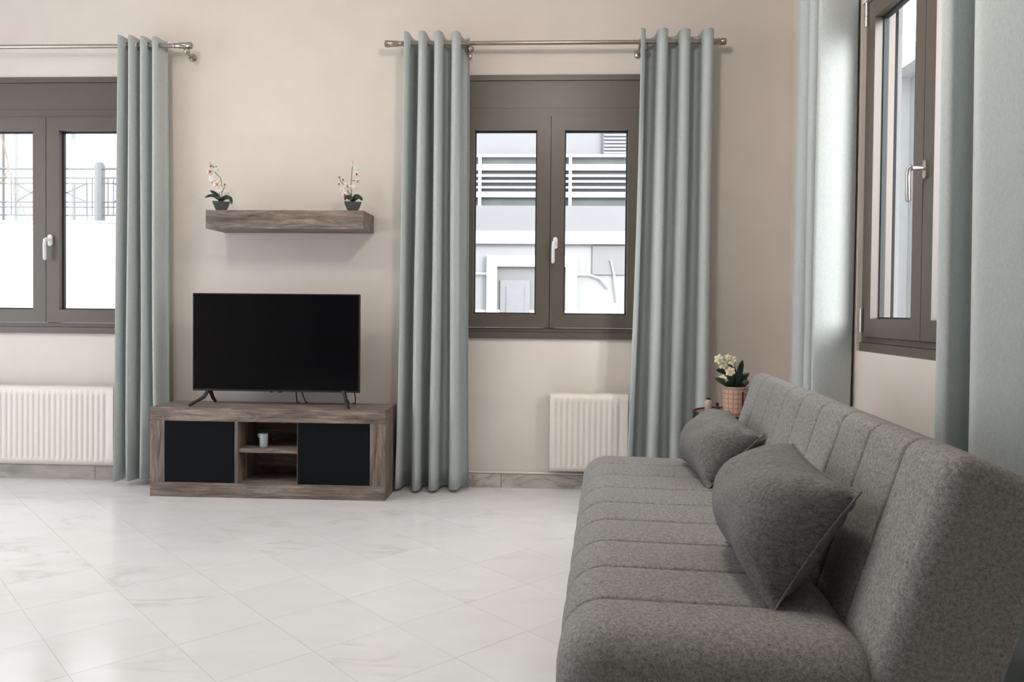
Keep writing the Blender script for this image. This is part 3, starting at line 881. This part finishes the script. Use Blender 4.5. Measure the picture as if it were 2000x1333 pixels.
# ------------------------------------------------------------------ television stand
SX0, SX1, SY0, SY1, SZ = -2.308, -0.931, 4.388, 4.705, 0.520
ts = thing('tv_stand', 'grey-brown wood television stand with two glossy black doors and an open middle', 'tv stand', ((SX0 + SX1) / 2, (SY0 + SY1) / 2, 0))
ox, oy = (SX0 + SX1) / 2, (SY0 + SY1) / 2
def sb(name, mat, x0, x1, y0, y1, z0, z1, bev=0.0012, parent=None):
    return box(name, mat, parent or ts, x0 - ox, x1 - ox, y0 - oy, y1 - oy, z0, z1, bev)
sb('top_panel', 'wood_x', SX0, SX1, SY0, SY1, 0.442, SZ)
sb('bottom_panel', 'wood_x', SX0, SX1, SY0, SY1, 0.0, 0.085)
sb('side_panel', 'wood_z', SX0, -2.224, SY0, SY1, 0.0855, 0.4415)
sb('side_panel', 'wood_z', -1.019, SX1, SY0, SY1, 0.0855, 0.4415)
sb('divider', 'wood_z', -1.810, -1.790, SY0 + 0.004, SY1 - 0.01, 0.0855, 0.4415)
sb('divider', 'wood_z', -1.446, -1.434, SY0 + 0.012, SY1 - 0.01, 0.0855, 0.4415)
sb('shelf', 'wood_x', -1.7895, -1.4465, SY0 + 0.012, SY1 - 0.012, 0.262, 0.286)
sb('back_panel', 'wood_x', -2.2235, -1.0195, SY1 - 0.009, SY1 - 0.003, 0.0858, 0.4412)
for xa, xb in ((-2.2225, -1.8115), (-1.4395, -1.0205)):
    d_ = sb('door', 'gloss_black', xa, xb, SY0 + 0.003, SY0 + 0.021, 0.0875, 0.4395, 0.001); d_['label'] = 'glossy black door'

# cup on the open shelf
cp = thing('cup', 'small pale glazed cup standing in the open middle of the television stand', 'cup', (-1.662, 4.455, 0.2862))
bm = bmesh.new(); bm_lathe(bm, [(0.021, 0.0), (0.0235, 0.004), (0.0240, 0.040), (0.0250, 0.080), (0.0225, 0.080), (0.0215, 0.040), (0.019, 0.008)], 24); obj('cup_body', bm, 'cup', cp, smooth=True)
bm = bmesh.new(); bm_tube(bm, [(-0.023, 0, 0.076), (-0.032, 0, 0.073), (-0.034, 0, 0.066), (-0.030, 0, 0.059), (-0.023, 0, 0.057)], 0.0038, 8); obj('handle', bm, 'cup', cp, smooth=True)

# ------------------------------------------------------------------ television
TVY = SY0 + 0.155
tv = thing('television', 'large black flat-screen television standing on the wooden stand', 'television', (-1.6255, TVY, SZ))
TX, TZ0, TZ1 = 0.5035, 0.602 - SZ, 1.186 - SZ
bm = bmesh.new(); bm_box(bm, -TX, TX, 0.0, 0.026, TZ0, TZ1); obj('housing', bm, 'matte_black', tv, 0.003)
bm = bmesh.new(); bm_box(bm, -TX + 0.16, TX - 0.16, 0.026, 0.062, TZ0 + 0.03, TZ1 - 0.19); obj('rear_cover', bm, 'matte_black', tv, 0.012)
bm = bmesh.new(); bm_box(bm, -TX + 0.006, TX - 0.006, -0.0015, 0.0, TZ0 + 0.012, TZ1 - 0.006); sc_ = obj('screen', bm, 'screen', tv); sc_['label'] = 'dark switched-off screen'
bm = bmesh.new(); bm_box(bm, -0.035, 0.035, 0.002, 0.020, TZ0 - 0.006, TZ0); obj('sensor_bar', bm, 'matte_black', tv, 0.002)
bm = bmesh.new(); bm_box(bm, -0.014, 0.014, 0.0005, 0.002, TZ0 - 0.004, TZ0 + 0.001); lg = obj('maker_badge', bm, 'satin', tv); lg['label'] = 'small silver badge'
for s in (-1, 1):
    bm = bmesh.new()
    xs = s * 0.405
    t0 = Vector((xs, 0.013, TZ0 + 0.004))
    bm_tube(bm, [t0 + Vector((0, 0, 0.012)), t0 + Vector((s * 0.022, -0.030, -0.040)), (xs + s * 0.062, -0.105, 0.009), (xs + s * 0.066, -0.112, 0.007)], [0.013, 0.011, 0.0085, 0.007], 8)
    bm_tube(bm, [t0 + Vector((0, 0, 0.004)), (xs + s * 0.002, 0.060, 0.035), (xs + s * 0.006, 0.105, 0.008), (xs + s * 0.006, 0.110, 0.007)], [0.013, 0.011, 0.0085, 0.007], 8)
    obj('foot', bm, 'matte_black', tv, smooth=True)
# cables behind the set
for pts, lab in (([(0.455, 0.05, 0.10), (0.468, 0.055, 0.05), (0.462, 0.075, 0.012), (0.440, 0.12, 0.004), (0.43, 0.150, 0.004)], 'power cable'),
                 ([(0.105, 0.062, 0.10), (0.098, 0.085, 0.05), (0.092, 0.120, 0.004), (0.092, 0.150, 0.004)], 'aerial cable'),
                 ([(0.130, 0.062, 0.10), (0.140, 0.085, 0.05), (0.147, 0.120, 0.004), (0.147, 0.150, 0.004)], 'aerial cable')):
    bm = bmesh.new(); bm_tube(bm, pts, 0.0035, 6); obj('cable', bm, 'matte_black', tv, smooth=True)

# ------------------------------------------------------------------ wall shelf
HX0, HX1, HZ0, HZ1, HD = -2.046, -1.099, 1.570, 1.679, 0.27
wsx = (HX0 + HX1) / 2
bm = bmesh.new(); bm_box(bm, HX0 - wsx, HX1 - wsx, -HD, -0.0005, 0, HZ1 - HZ0)
sh = obj('wall_shelf', bm, 'wood_x', None, 0.0015); sh.location = (wsx, D, HZ0)
tag(sh, 'thick grey-brown wooden floating shelf above the television', 'shelf')

# ------------------------------------------------------------------ plants
def petal_mesh(bm, c, n, up, ln, wd, cup_=0.25, nseg=6):
    """flat rounded petal from c along 'up', facing n."""
    n = n.normalized(); up = (up - n * up.dot(n)).normalized(); sd = up.cross(n)
    rows = []
    for i in range(nseg + 1):
        t = i / nseg
        wv = wd * math.sin(PI * (0.10 + 0.86 * t)) ** 0.8
        p = c + up * ln * t + n * (cup_ * ln * (t * (1 - t)) )
        rows.append([bm.verts.new(p - sd * wv / 2 - n * 0.0006), bm.verts.new(p + n * wv * 0.10), bm.verts.new(p + sd * wv / 2 - n * 0.0006)])
    for a, b in zip(rows, rows[1:]):
        bm.faces.new((a[0], a[1], b[1], b[0])); bm.faces.new((a[1], a[2], b[2], b[1]))

def flower(parent, c, n, size, lip, petal='petal', npet=5, rng=random):
    c = Vector(c); n = Vector(n).normalized()
    a = Vector((0, 0, 1)); a = (a - n * a.dot(n)).normalized(); s = a.cross(n)
    rot0 = rng.uniform(0, 1.2)
    bm = bmesh.new()
    for k in range(npet):
        th = rot0 + 2 * PI * k / npet
        petal_mesh(bm, c, n, a * math.cos(th) + s * math.sin(th) + n * 0.18, size, size * 0.82)
    f = obj('flower', bm, petal, parent, smooth=True, angle=80)
    md = f.modifiers.new('t', 'SOLIDIFY'); md.thickness = 0.0006
    if lip:
        bm = bmesh.new()
        bm_sphere(bm, c + n * size * 0.14, size * 0.20, 8)
        petal_mesh(bm, c + n * size * 0.16, n, -a + n * 0.6, size * 0.50, size * 0.46)
        petal_mesh(bm, c + n * size * 0.16, n, s * 0.9 + a * 0.4, size * 0.36, size * 0.24)
        petal_mesh(bm, c + n * size * 0.16, n, -s * 0.9 + a * 0.4, size * 0.36, size * 0.24)
        obj('flower_lip', bm, lip, f, smooth=True)
    return f

def leaf(parent, pts, wd, mat='leaf', up=(0, 0, 1)):
    pts = [Vector(p) for p in pts]
    P2 = []
    m_ = len(pts)
    for i in range(m_ - 1):
        p0, p1, p2, p3 = pts[max(i - 1, 0)], pts[i], pts[i + 1], pts[min(i + 2, m_ - 1)]
        for k in range(5):
            t = k / 5
            P2.append(0.5 * ((2 * p1) + (-p0 + p2) * t + (2 * p0 - 5 * p1 + 4 * p2 - p3) * t * t + (-p0 + 3 * p1 - 3 * p2 + p3) * t ** 3))
    P2.append(pts[-1])
    bm = bmesh.new(); rows = []
    up = Vector(up)
    for i, p in enumerate(P2):
        t = i / (len(P2) - 1)
        tg = (P2[min(i + 1, len(P2) - 1)] - P2[max(i - 1, 0)]).normalized()
        sd = tg.cross(up); sd = sd.normalized() if sd.length > 1e-4 else Vector((0, 1, 0))
        nn = sd.cross(tg).normalized()
        wv = wd * (0.28 + 0.72 * math.sin(PI * min(1, t * 0.85 + 0.08))) * (1 if t < 0.8 else max(0.06, (1 - t) / 0.2) ** 0.6)
        rows.append([bm.verts.new(p - sd * wv / 2 + nn * wv * 0.14), bm.verts.new(p), bm.verts.new(p + sd * wv / 2 + nn * wv * 0.14)])
    for a, b in zip(rows, rows[1:]):
        bm.faces.new((a[0], a[1], b[1], b[0])); bm.faces.new((a[1], a[2], b[2], b[1]))
    o = obj('leaf', bm, mat, parent, smooth=True, angle=80)
    md = o.modifiers.new('t', 'SOLIDIFY'); md.thickness = 0.0012
    return o

def square_pot(parent, tw, bw, h):
    bm = bmesh.new()
    def ring(wv, z): return [bm.verts.new((sx * wv / 2, sy * wv / 2, z)) for sx, sy in ((-1, -1), (1, -1), (1, 1), (-1, 1))]
    rs = [ring(bw, 0), ring(tw, h), ring(tw - 0.008, h), ring(tw - 0.014, h - 0.010)]
    bm.faces.new(rs[0][::-1])
    for a, b in zip(rs, rs[1:]):
        for k in range(4): bm.faces.new((a[k], a[(k + 1) % 4], b[(k + 1) % 4], b[k]))
    bm.faces.new(rs[-1])
    return obj('pot', bm, 'pot_grey', parent, 0.0012)

K = 1 / 3170.0
def orchid(label, px_x, loc, stems, flowers, buds, leaves, pot_c):
    rng = random.Random(int(pot_c))
    t = thing('potted_orchid', label, 'plant', loc, math.atan2(-loc[0], loc[1]), 'orchids on the floating shelf')
    square_pot(t, 0.100, 0.052, 0.060)
    bm = bmesh.new()
    for k in range(26):
        bm_sphere(bm, (rng.uniform(-0.036, 0.036), rng.uniform(-0.036, 0.036), 0.0515 + rng.uniform(0, 0.004)), rng.uniform(0.005, 0.008), 6)
    g = obj('gravel', bm, 'moss', t, smooth=True); g['kind'] = 'stuff'
    def q(p, y=0.0): return ((p[0] - pot_c) * K, y, (1062 - p[1]) * K + 0.0127)
    for st in stems:
        bm = bmesh.new(); bm_tube(bm, [q(p[:2], p[2] if len(p) > 2 else 0) for p in st], [0.0024] * (len(st) - 1) + [0.0012], 6)
        obj('stem', bm, 'stem', t, smooth=True)
    for (x, z, sz, lip) in flowers:
        flower(t, q((x, z), -0.012), (rng.uniform(-0.35, 0.35), -1, rng.uniform(-0.15, 0.25)), sz, lip, rng=rng)
    for (x, z) in buds:
        bm = bmesh.new(); bm_sphere(bm, q((x, z), -0.004), 0.0058, 8, (0.9, 0.9, 1.25)); obj('bud', bm, 'bud', t, smooth=True)
    for lf in leaves:
        leaf(t, [q(p[:2], p[2]) for p in lf], 0.026, up=(0, -0.8, 0.6))
    return t
sz_top = HZ1
oxA, _ = at_y(432, 412, D - 0.17)
orchid('small orchid with drooping leaves and arching white and orange blooms on the shelf', 432, (oxA, D - 0.17, sz_top),
       [[(490, 1000), (492, 870), (515, 640), (480, 450), (390, 360), (335, 230), (270, 160)], [(490, 900, -.004), (470, 800, -.006), (440, 680, -.008)], [(505, 720), (545, 640), (552, 580)], [(345, 240), (390, 250)]],
       [(288, 340, 0.023, 'lip_red'), (415, 575, 0.028, 'lip_orange'), (320, 480, 0.022, None), (470, 670, 0.021, None), (575, 735, 0.019, None), (400, 300, 0.017, None)],
       [(300, 240), (400, 247), (552, 572), (325, 540)],
       [[(480, 900, 0), (430, 850, -.01), (330, 808, -.02), (195, 850, -.03)], [(480, 890, 0), (430, 800, .005), (360, 740, .01), (288, 698, .012)], [(490, 900, 0), (550, 820, -.012), (650, 845, -.03), (682, 965, -.055)], [(490, 900, 0), (560, 830, .02), (640, 820, .03), (690, 870, .035)], [(490, 900, 0), (470, 840, -.02), (450, 850, -.04), (430, 880, -.05)]], 492)
oxB, _ = at_y(689, 411, D - 0.17)
orchid('small orchid with an upright stem and red-hearted blooms beside the shelf end', 689, (oxB, D - 0.17, sz_top),
       [[(465, 1000), (445, 780), (436, 520), (452, 300), (468, 180), (472, 120)], [(450, 900, -.004), (400, 740, -.01), (330, 620, -.012), (250, 530, -.014), (205, 440, -.014)], [(440, 490), (490, 495), (550, 480)]],
       [(540, 370, 0.022, 'lip_red'), (555, 505, 0.018, 'lip_red'), (365, 605, 0.025, 'lip_orange'), (320, 775, 0.022, 'lip_red'), (285, 690, 0.022, None), (535, 255, 0.020, None), (470, 200, 0.010, 'lip_red'), (480, 620, 0.018, None)],
       [(285, 490), (210, 575), (215, 445), (440, 760)],
       [[(470, 900, 0), (420, 820, -.02), (360, 830, -.04), (315, 885, -.055)], [(470, 900, 0), (400, 830, .01), (350, 820, .02), (320, 860, .03)], [(470, 900, 0), (520, 790, -.012), (600, 830, -.03), (650, 880, -.045)], [(470, 900, 0), (540, 820, .02), (600, 800, .03), (640, 850, .04)], [(470, 900, 0), (460, 820, -.03), (440, 850, -.05), (420, 900, -.06)]], 470)

# ------------------------------------------------------------------ side table and what stands on it
TBX, TBY, TBZ, TBR = 1.025, 4.33, 0.548, 0.225
tb = thing('side_table', 'round red-brown side table with black metal frame in the corner behind the sofa', 'table', (TBX, TBY, 0))
bm = bmesh.new(); bm_lathe(bm, [(TBR - 0.012, TBZ - 0.020), (TBR - 0.010, TBZ - 0.018), (TBR - 0.010, TBZ - 0.002), (TBR - 0.013, TBZ)], 40); obj('table_top', bm, 'table_top', tb, smooth=True, angle=30)
bm = bmesh.new(); bm_lathe(bm, [(TBR - 0.009, TBZ - 0.026), (TBR, TBZ - 0.026), (TBR, TBZ + 0.005), (TBR - 0.009, TBZ + 0.005), (TBR - 0.009, TBZ - 0.026)], 40, cap0=False, cap1=False); obj('rim', bm, 'matte_black', tb, smooth=True, angle=30)
for k in range(16):
    a = 2 * PI * k / 16 + 0.12
    bm = bmesh.new()
    bm_tube(bm, [((TBR - 0.004) * math.cos(a), (TBR - 0.004) * math.sin(a), TBZ - 0.02), ((TBR + 0.004) * math.cos(a), (TBR + 0.004) * math.sin(a), 0.30), ((TBR - 0.02) * math.cos(a), (TBR - 0.02) * math.sin(a), 0.006)], 0.0055, 6)
    obj('frame_wire', bm, 'matte_black', tb, smooth=True)
bm = bmesh.new(); bm_torus(bm, (0, 0, 0.007), TBR - 0.02, 0.007, 'z', 36, 8); obj('base_ring', bm, 'matte_black', tb, smooth=True)
bm = bmesh.new(); bm_torus(bm, (0, 0, 0.30), TBR + 0.004, 0.005, 'z', 36, 8); obj('middle_ring', bm, 'matte_black', tb, smooth=True)

pp = thing('potted_lily', 'cream-flowered artificial plant with dark leaves in a checked pot on the side table', 'plant', (1.020, 4.30, TBZ))
PR, PH = 0.068, 0.148
bm = bmesh.new(); bm_lathe(bm, [(PR - 0.006, 0), (PR - 0.003, 0.003), (PR, PH - 0.008)], 32, cap1=False); obj('pot', bm, 'check', pp, smooth=True)
bm = bmesh.new(); bm_lathe(bm, [(PR, PH - 0.009), (PR + 0.003, PH - 0.006), (PR + 0.002, PH), (PR - 0.006, PH), (PR - 0.008, PH - 0.02)], 32, cap0=False, cap1=True); obj('pot_rim', bm, 'cream', pp, smooth=True)
bm = bmesh.new()
for k in range(9):
    z = 0.004 + k * 0.0135
    bm_box(bm, 0.0205, 0.0275 , -PR - 0.0055, -PR + 0.009, z, z + 0.0125)
rb = obj('ribbon', bm, 'dark_red', pp); rb['label'] = 'dark red stitched ribbon on the pot'
KL = 4.30 / 1517.0
def lp(px, py, y=0.0): return ((px - 1425) * KL, y, PH + (750 - py) * KL)
for st in ([(1424, 755, 0), (1420, 730, -.01), (1408, 708, -.02), (1396, 700, -.03)], [(1426, 755, 0), (1422, 720, -.01), (1414, 702, -.02)], [(1424, 755, 0), (1414, 735, -.02), (1411, 722, -.03)], [(1422, 755, 0), (1408, 740, -.02), (1400, 734, -.03)]):
    bm = bmesh.new(); bm_tube(bm, [lp(*p) for p in st], 0.0028, 6); obj('stem', bm, 'stem', pp, smooth=True)
rg2 = random.Random(11)
for (px, py, sz) in ((1391, 698, 0.030), (1398, 708, 0.026), (1415, 699, 0.028), (1420, 705, 0.022), (1412, 721, 0.030), (1398, 735, 0.026), (1403, 744, 0.018), (1407, 694, 0.020)):
    f = flower(pp, lp(px, py, -0.035), (rg2.uniform(-0.4, 0.3), -1, rg2.uniform(-0.1, 0.4)), sz, 'yellow', 'petal_cream', 6, rg2)
for lf in ([(1425, 752, -.01), (1430, 725, -.015), (1436, 698, -.02)], [(1427, 752, 0), (1436, 735, -.01), (1449, 724, -.02)], [(1420, 752, -.02), (1400, 742, -.05), (1381, 733, -.06)], [(1422, 750, 0), (1408, 725, .01), (1388, 719, .01)],
           [(1424, 752, .02), (1422, 722, .03), (1416, 700, .04)], [(1426, 752, -.03), (1428, 735, -.05), (1424, 715, -.06)], [(1428, 752, .02), (1440, 740, .04), (1452, 735, .06)], [(1420, 752, -.02), (1412, 738, -.05), (1408, 728, -.06)], [(1432, 752, -.02), (1438, 742, -.05), (1446, 738, -.06)]):
    leaf(pp, [lp(*p) for p in lf], 0.036, up=(0.2, -1, 0.5))

bt = thing('diffuser_jar', 'small cream jar with dark stopper on the side table', 'jar', (0.885, 4.35, TBZ))
bm = bmesh.new(); bm_lathe(bm, [(0.018, 0), (0.0205, 0.003), (0.0205, 0.055), (0.019, 0.060), (0.013, 0.064), (0.012, 0.068)], 20); obj('jar_body', bm, 'cream', bt, smooth=True)
bm = bmesh.new(); bm_lathe(bm, [(0.012, 0.068), (0.0125, 0.069), (0.0115, 0.077), (0.006, 0.079)], 16); obj('stopper', bm, 'matte_black', bt, smooth=True)
b2 = thing('glass_bottle', 'tiny dark glass bottle between the cream jar and the checked pot', 'bottle', (0.932, 4.34, TBZ))
bm = bmesh.new(); bm_lathe(bm, [(0.013, 0), (0.015, 0.003), (0.015, 0.025), (0.008, 0.033), (0.007, 0.040)], 18); obj('bottle_body', bm, 'smoke', b2, smooth=True)
bm = bmesh.new(); bm_lathe(bm, [(0.009, 0.040), (0.009, 0.050), (0.007, 0.051)], 14); obj('cap', bm, 'matte_black', b2, smooth=True)

# ------------------------------------------------------------------ sofa
SOX, SOY, SOA = 0.020, 1.535, R(-4.2)
sf = thing('sofa', 'grey-brown channel-tufted armless fabric sofa along the window wall', 'sofa', (SOX, SOY, 0), SOA)
LEN = 2.02
SEAMS = [0.232 + 0.2229 * k for k in range(8)]

def rounded_profile(poly, radii, n=9):
    """poly ccw list of 2-D corners; returns points + outward normals + tag of edge index"""
    out = []
    m_ = len(poly)
    for i in range(m_):
        p0, p1, p2 = Vector(poly[i - 1]), Vector(poly[i]), Vector(poly[(i + 1) % m_])
        a = (p0 - p1).normalized(); b = (p2 - p1).normalized()
        ang = a.angle(b); d = radii[i] / math.tan(ang / 2)
        c = p1 + (a + b).normalized() * radii[i] / math.sin(ang / 2)
        s = p1 + a * d; e = p1 + b * d
        a0 = math.atan2((s - c).y, (s - c).x); a1 = math.atan2((e - c).y, (e - c).x)
        while a1 < a0: a1 += 2 * PI
        for k in range(n + 1):
            t = a0 + (a1 - a0) * k / n
            nv = Vector((math.cos(t), math.sin(t)))
            out.append((c + nv * radii[i], nv, i))
    # add points along long straights
    res = []
    for i, (p, nv, tg) in enumerate(out):
        res.append((p, nv))
        q, nq, tq = out[(i + 1) % len(out)]
        if (q - p).length > 0.05:
            k = int((q - p).length / 0.025)
            for j in range(1, k): res.append((p.lerp(q, j / k), nv.lerp(nq, j / k).normalized()))
    return res

def tufted(name, prof, weight, depth, bulge, end_r, mat, parent, crown=0.0):
    ys = []
    n_end = 7
    for k in range(n_end): ys.append(end_r * (1 - math.cos(PI / 2 * k / n_end)))
    edges = [0] + SEAMS + [LEN]
    fine = []
    for a, b in zip(edges, edges[1:]):
        for k in range(22):
            t = k / 22
            fine.append(a + (b - a) * t)
        fine += [b - 0.010, b - 0.005, b - 0.0022, a + 0.0022, a + 0.005, a + 0.010]
    fine = sorted({round(y, 5) for y in fine if end_r < y < LEN - end_r})
    ys += fine
    for k in range(n_end, -1, -1): ys.append(LEN - end_r * (1 - math.cos(PI / 2 * k / n_end)) if k < n_end else LEN - end_r)
    ys = sorted(set(ys))
    bm = bmesh.new(); rings = []
    for y in ys:
        e = min(y, LEN - y)
        shrink = 0.0
        if e < end_r: shrink = end_r - math.sqrt(max(0, end_r ** 2 - (end_r - e) ** 2))
        # channel profile
        off = 0
        for a, b in zip(edges, edges[1:]):
            if a <= y <= b:
                t = (y - a) / (b - a)
                off = bulge * (4 * t * (1 - t)) ** 0.55
        if e < 0.10: off = max(off, bulge * 0.8) if min(abs(y - s) for s in SEAMS) > 0.08 else off
        sd_ = min(abs(y - s) for s in SEAMS)
        off -= depth * math.exp(-(sd_ / 0.0042) ** 2)
        ring = []
        for p, nv in prof:
            wgt = weight(p, nv)
            q = p + nv * (off * wgt - shrink + crown * wgt * 0)
            ring.append(bm.verts.new((q.x, y, q.y)))
        rings.append(ring)
    m_ = len(prof)
    for a, b in zip(rings, rings[1:]):
        for k in range(m_):
            j = (k + 1) % m_
            bm.faces.new((a[k], a[j], b[j], b[k]))
    # rounded end caps: pull to a slightly domed centre
    for ring, s in ((rings[0], -1), (rings[-1], 1)):
        bm.faces.new(ring if s > 0 else ring[::-1])
    return obj(name, bm, mat, parent, smooth=True, angle=50)

seat_prof = rounded_profile([(-0.005, 0.20), (0.640, 0.205), (0.640, 0.448), (-0.002, 0.452)], [0.09, 0.09, 0.09, 0.105])
def seat_w(p, nv): return max(0.0, min(1.0, nv.y * 1.2 + 0.1)) if p.x > 0.08 else max(0.0, min(1.0, 0.35 + nv.y)) 
tufted('seat', seat_prof, seat_w, 0.008, 0.0065, 0.085, 'sofa', sf)
inc = math.atan2(0.135, 0.43)
def back_pt(u, v):   # u through thickness (0 front), v up along the incline
    c, s = math.cos(inc), math.sin(inc)
    return (0.598 + u * c + v * s, 0.375 - u * s + v * c)
TH, HB = 0.228, 0.497
back_prof = rounded_profile([back_pt(0, -0.02), back_pt(TH, -0.02), back_pt(TH, HB - 0.01), back_pt(0, HB)], [0.04, 0.04, 0.050, 0.048])
fn = Vector((-math.cos(inc), math.sin(inc)))
def back_w(p, nv): return max(0.0, min(1.0, nv.dot(fn) * 1.3 - 0.1))
tufted('backrest', back_prof, back_w, 0.008, 0.006, 0.045, 'sofa', sf)
# piping on the ends
for y in (0.020, LEN - 0.020):
    sg = 1 if y < 1 else -1
    for nm, prof, sk in (('backrest_piping', back_prof, 0.0115),):
        bm = bmesh.new()
        pts = [(p - nv * sk) for p, nv in prof]
        ring = [(q.x, y, q.y) for q in pts]; ring.append(ring[0])
        bm_tube(bm, ring, 0.0032, 6, caps=False)
        obj(nm, bm, 'sofa', sf, smooth=True)
# base frame, hinge plates, legs
box('base_frame', 'dark_fabric', sf, 0.04, 0.70, 0.08, LEN - 0.08, 0.115, 0.215, 0.01)
for y in (0.10, LEN - 0.13):
    box('hinge_plate', 'matte_black', sf, 0.56, 0.80, y, y + 0.03, 0.215, 0.36, 0.004)
for x in (0.09, 0.64):
    for y in (0.16, LEN - 0.16):
        bm = bmesh.new(); bm_lathe(bm, [(0.016, 0), (0.018, 0.003), (0.026, 0.116)], 16, c=(x, y)); obj('leg', bm, 'matte_black', sf, smooth=True)

# ------------------------------------------------------------------ cushions
def cushion(label, center, Lax, Wax, half_l, half_w, front_t, back_t, seed):
    rng = random.Random(seed)
    t_ = thing('cushion', label, 'cushion', center, 0, 'cushions on the sofa')
    Lv = Vector(Lax).normalized(); Wv = Vector(Wax); Wv = (Wv - Lv * Wv.dot(Lv)).normalized(); Nv = Lv.cross(Wv)
    if Nv.x > 0: Nv = -Nv
    n = 36
    bm = bmesh.new()
    ph = [rng.uniform(0, 6.28) for _ in range(6)]
    def pt(i, j, side):
        u = -1 + 2 * i / n; v = -1 + 2 * j / n
        uu = math.sin(u * PI / 2) * 0.35 + u * 0.65; vv = math.sin(v * PI / 2) * 0.35 + v * 0.65
        x = half_l * uu * (1 - 0.075 * (1 - vv * vv)); y = half_w * vv * (1 - 0.11 * (1 - uu * uu))
        th = (front_t if side > 0 else back_t) * (max(0, 1 - abs(uu) ** 4.5) ** 0.55) * (max(0, 1 - abs(vv) ** 2.2) ** 0.62)
        # puckers that run from the corners
        edge = (abs(uu) ** 3 + abs(vv) ** 3)
        cr = abs(uu * vv)
        th += -0.012 * cr * (0.5 + 0.5 * math.sin(11 * (uu - vv * 0.8) * 2 + ph[0])) * (1 if th > 0.004 else 0)
        th += 0.0035 * math.sin(7 * uu + 5 * vv + ph[1]) * (1 if th > 0.01 else 0)
        return Lv * x + Wv * y + Nv * (side * max(th, 0.0))
    top = [[bm.verts.new(pt(i, j, 1)) for j in range(n + 1)] for i in range(n + 1)]
    bot = [[top[i][j] if i in (0, n) or j in (0, n) else bm.verts.new(pt(i, j, -1)) for j in range(n + 1)] for i in range(n + 1)]
    for i in range(n):
        for j in range(n):
            bm.faces.new((top[i][j], top[i + 1][j], top[i + 1][j + 1], top[i][j + 1]))
            bm.faces.new((bot[i][j], bot[i][j + 1], bot[i + 1][j + 1], bot[i + 1][j]))
    obj('cover', bm, 'cushion', t_, smooth=True, angle=80)
    bm = bmesh.new()
    per = [pt(i, 0, 0) for i in range(n)] + [pt(n, j, 0) for j in range(n)] + [pt(i, n, 0) for i in range(n, 0, -1)] + [pt(0, j, 0) for j in range(n, 0, -1)]
    per = [p * 1.004 for p in per]; per.append(per[0])
    bm_tube(bm, per, 0.0028, 6, caps=False)
    obj('seam', bm, 'cushion', t_, smooth=True)
    return t_
cushion('grey woven cushion leaning upright at the open end of the sofa', (0.588, 1.955, 0.590), (0.01, 0.5, 0.02), (0.165, 0.03, 0.255), 0.250, 0.165, 0.165, 0.055, 3)
cushion('grey woven cushion leaning on the sofa end beside the side table', (0.676, 3.105, 0.566), (-0.02, 0.5, 0.03), (0.18, 0.04, 0.19), 0.235, 0.145, 0.128, 0.055, 8)

# ------------------------------------------------------------------ ceiling lamps (above the picture), the one over the sofa added for brightness
def ceiling_lamp(label, x, y, power):
    t = thing('ceiling_lamp', label, 'lamp', (x, y, ZC))
    bm = bmesh.new(); bm_lathe(bm, [(0.17, 0.0), (0.17, -0.022), (0.16, -0.025)], 32); obj('base_plate', bm, 'white_metal', t, smooth=True)
    bm = bmesh.new(); bm_lathe(bm, [(0.155, -0.025), (0.15, -0.045), (0.11, -0.072), (0.05, -0.085)], 32); obj('diffuser', bm, 'lamp', t, smooth=True)
    l = bpy.data.lights.new('lamp_light', 'POINT'); l.energy = power; l.color = (1.0, 0.92, 0.83); l.shadow_soft_size = 0.12
    o = bpy.data.objects.new('lamp_light', l); C.objects.link(o); o.parent = t; o.location = (0, 0, -0.24)
ceiling_lamp('round white ceiling lamp over the open floor before the television', -2.15, 2.95, 19)
ceiling_lamp('round white ceiling lamp added over the sofa to brighten it', 0.00, 2.60, 36)  # added fill: lifts the seat and the right part of the walls
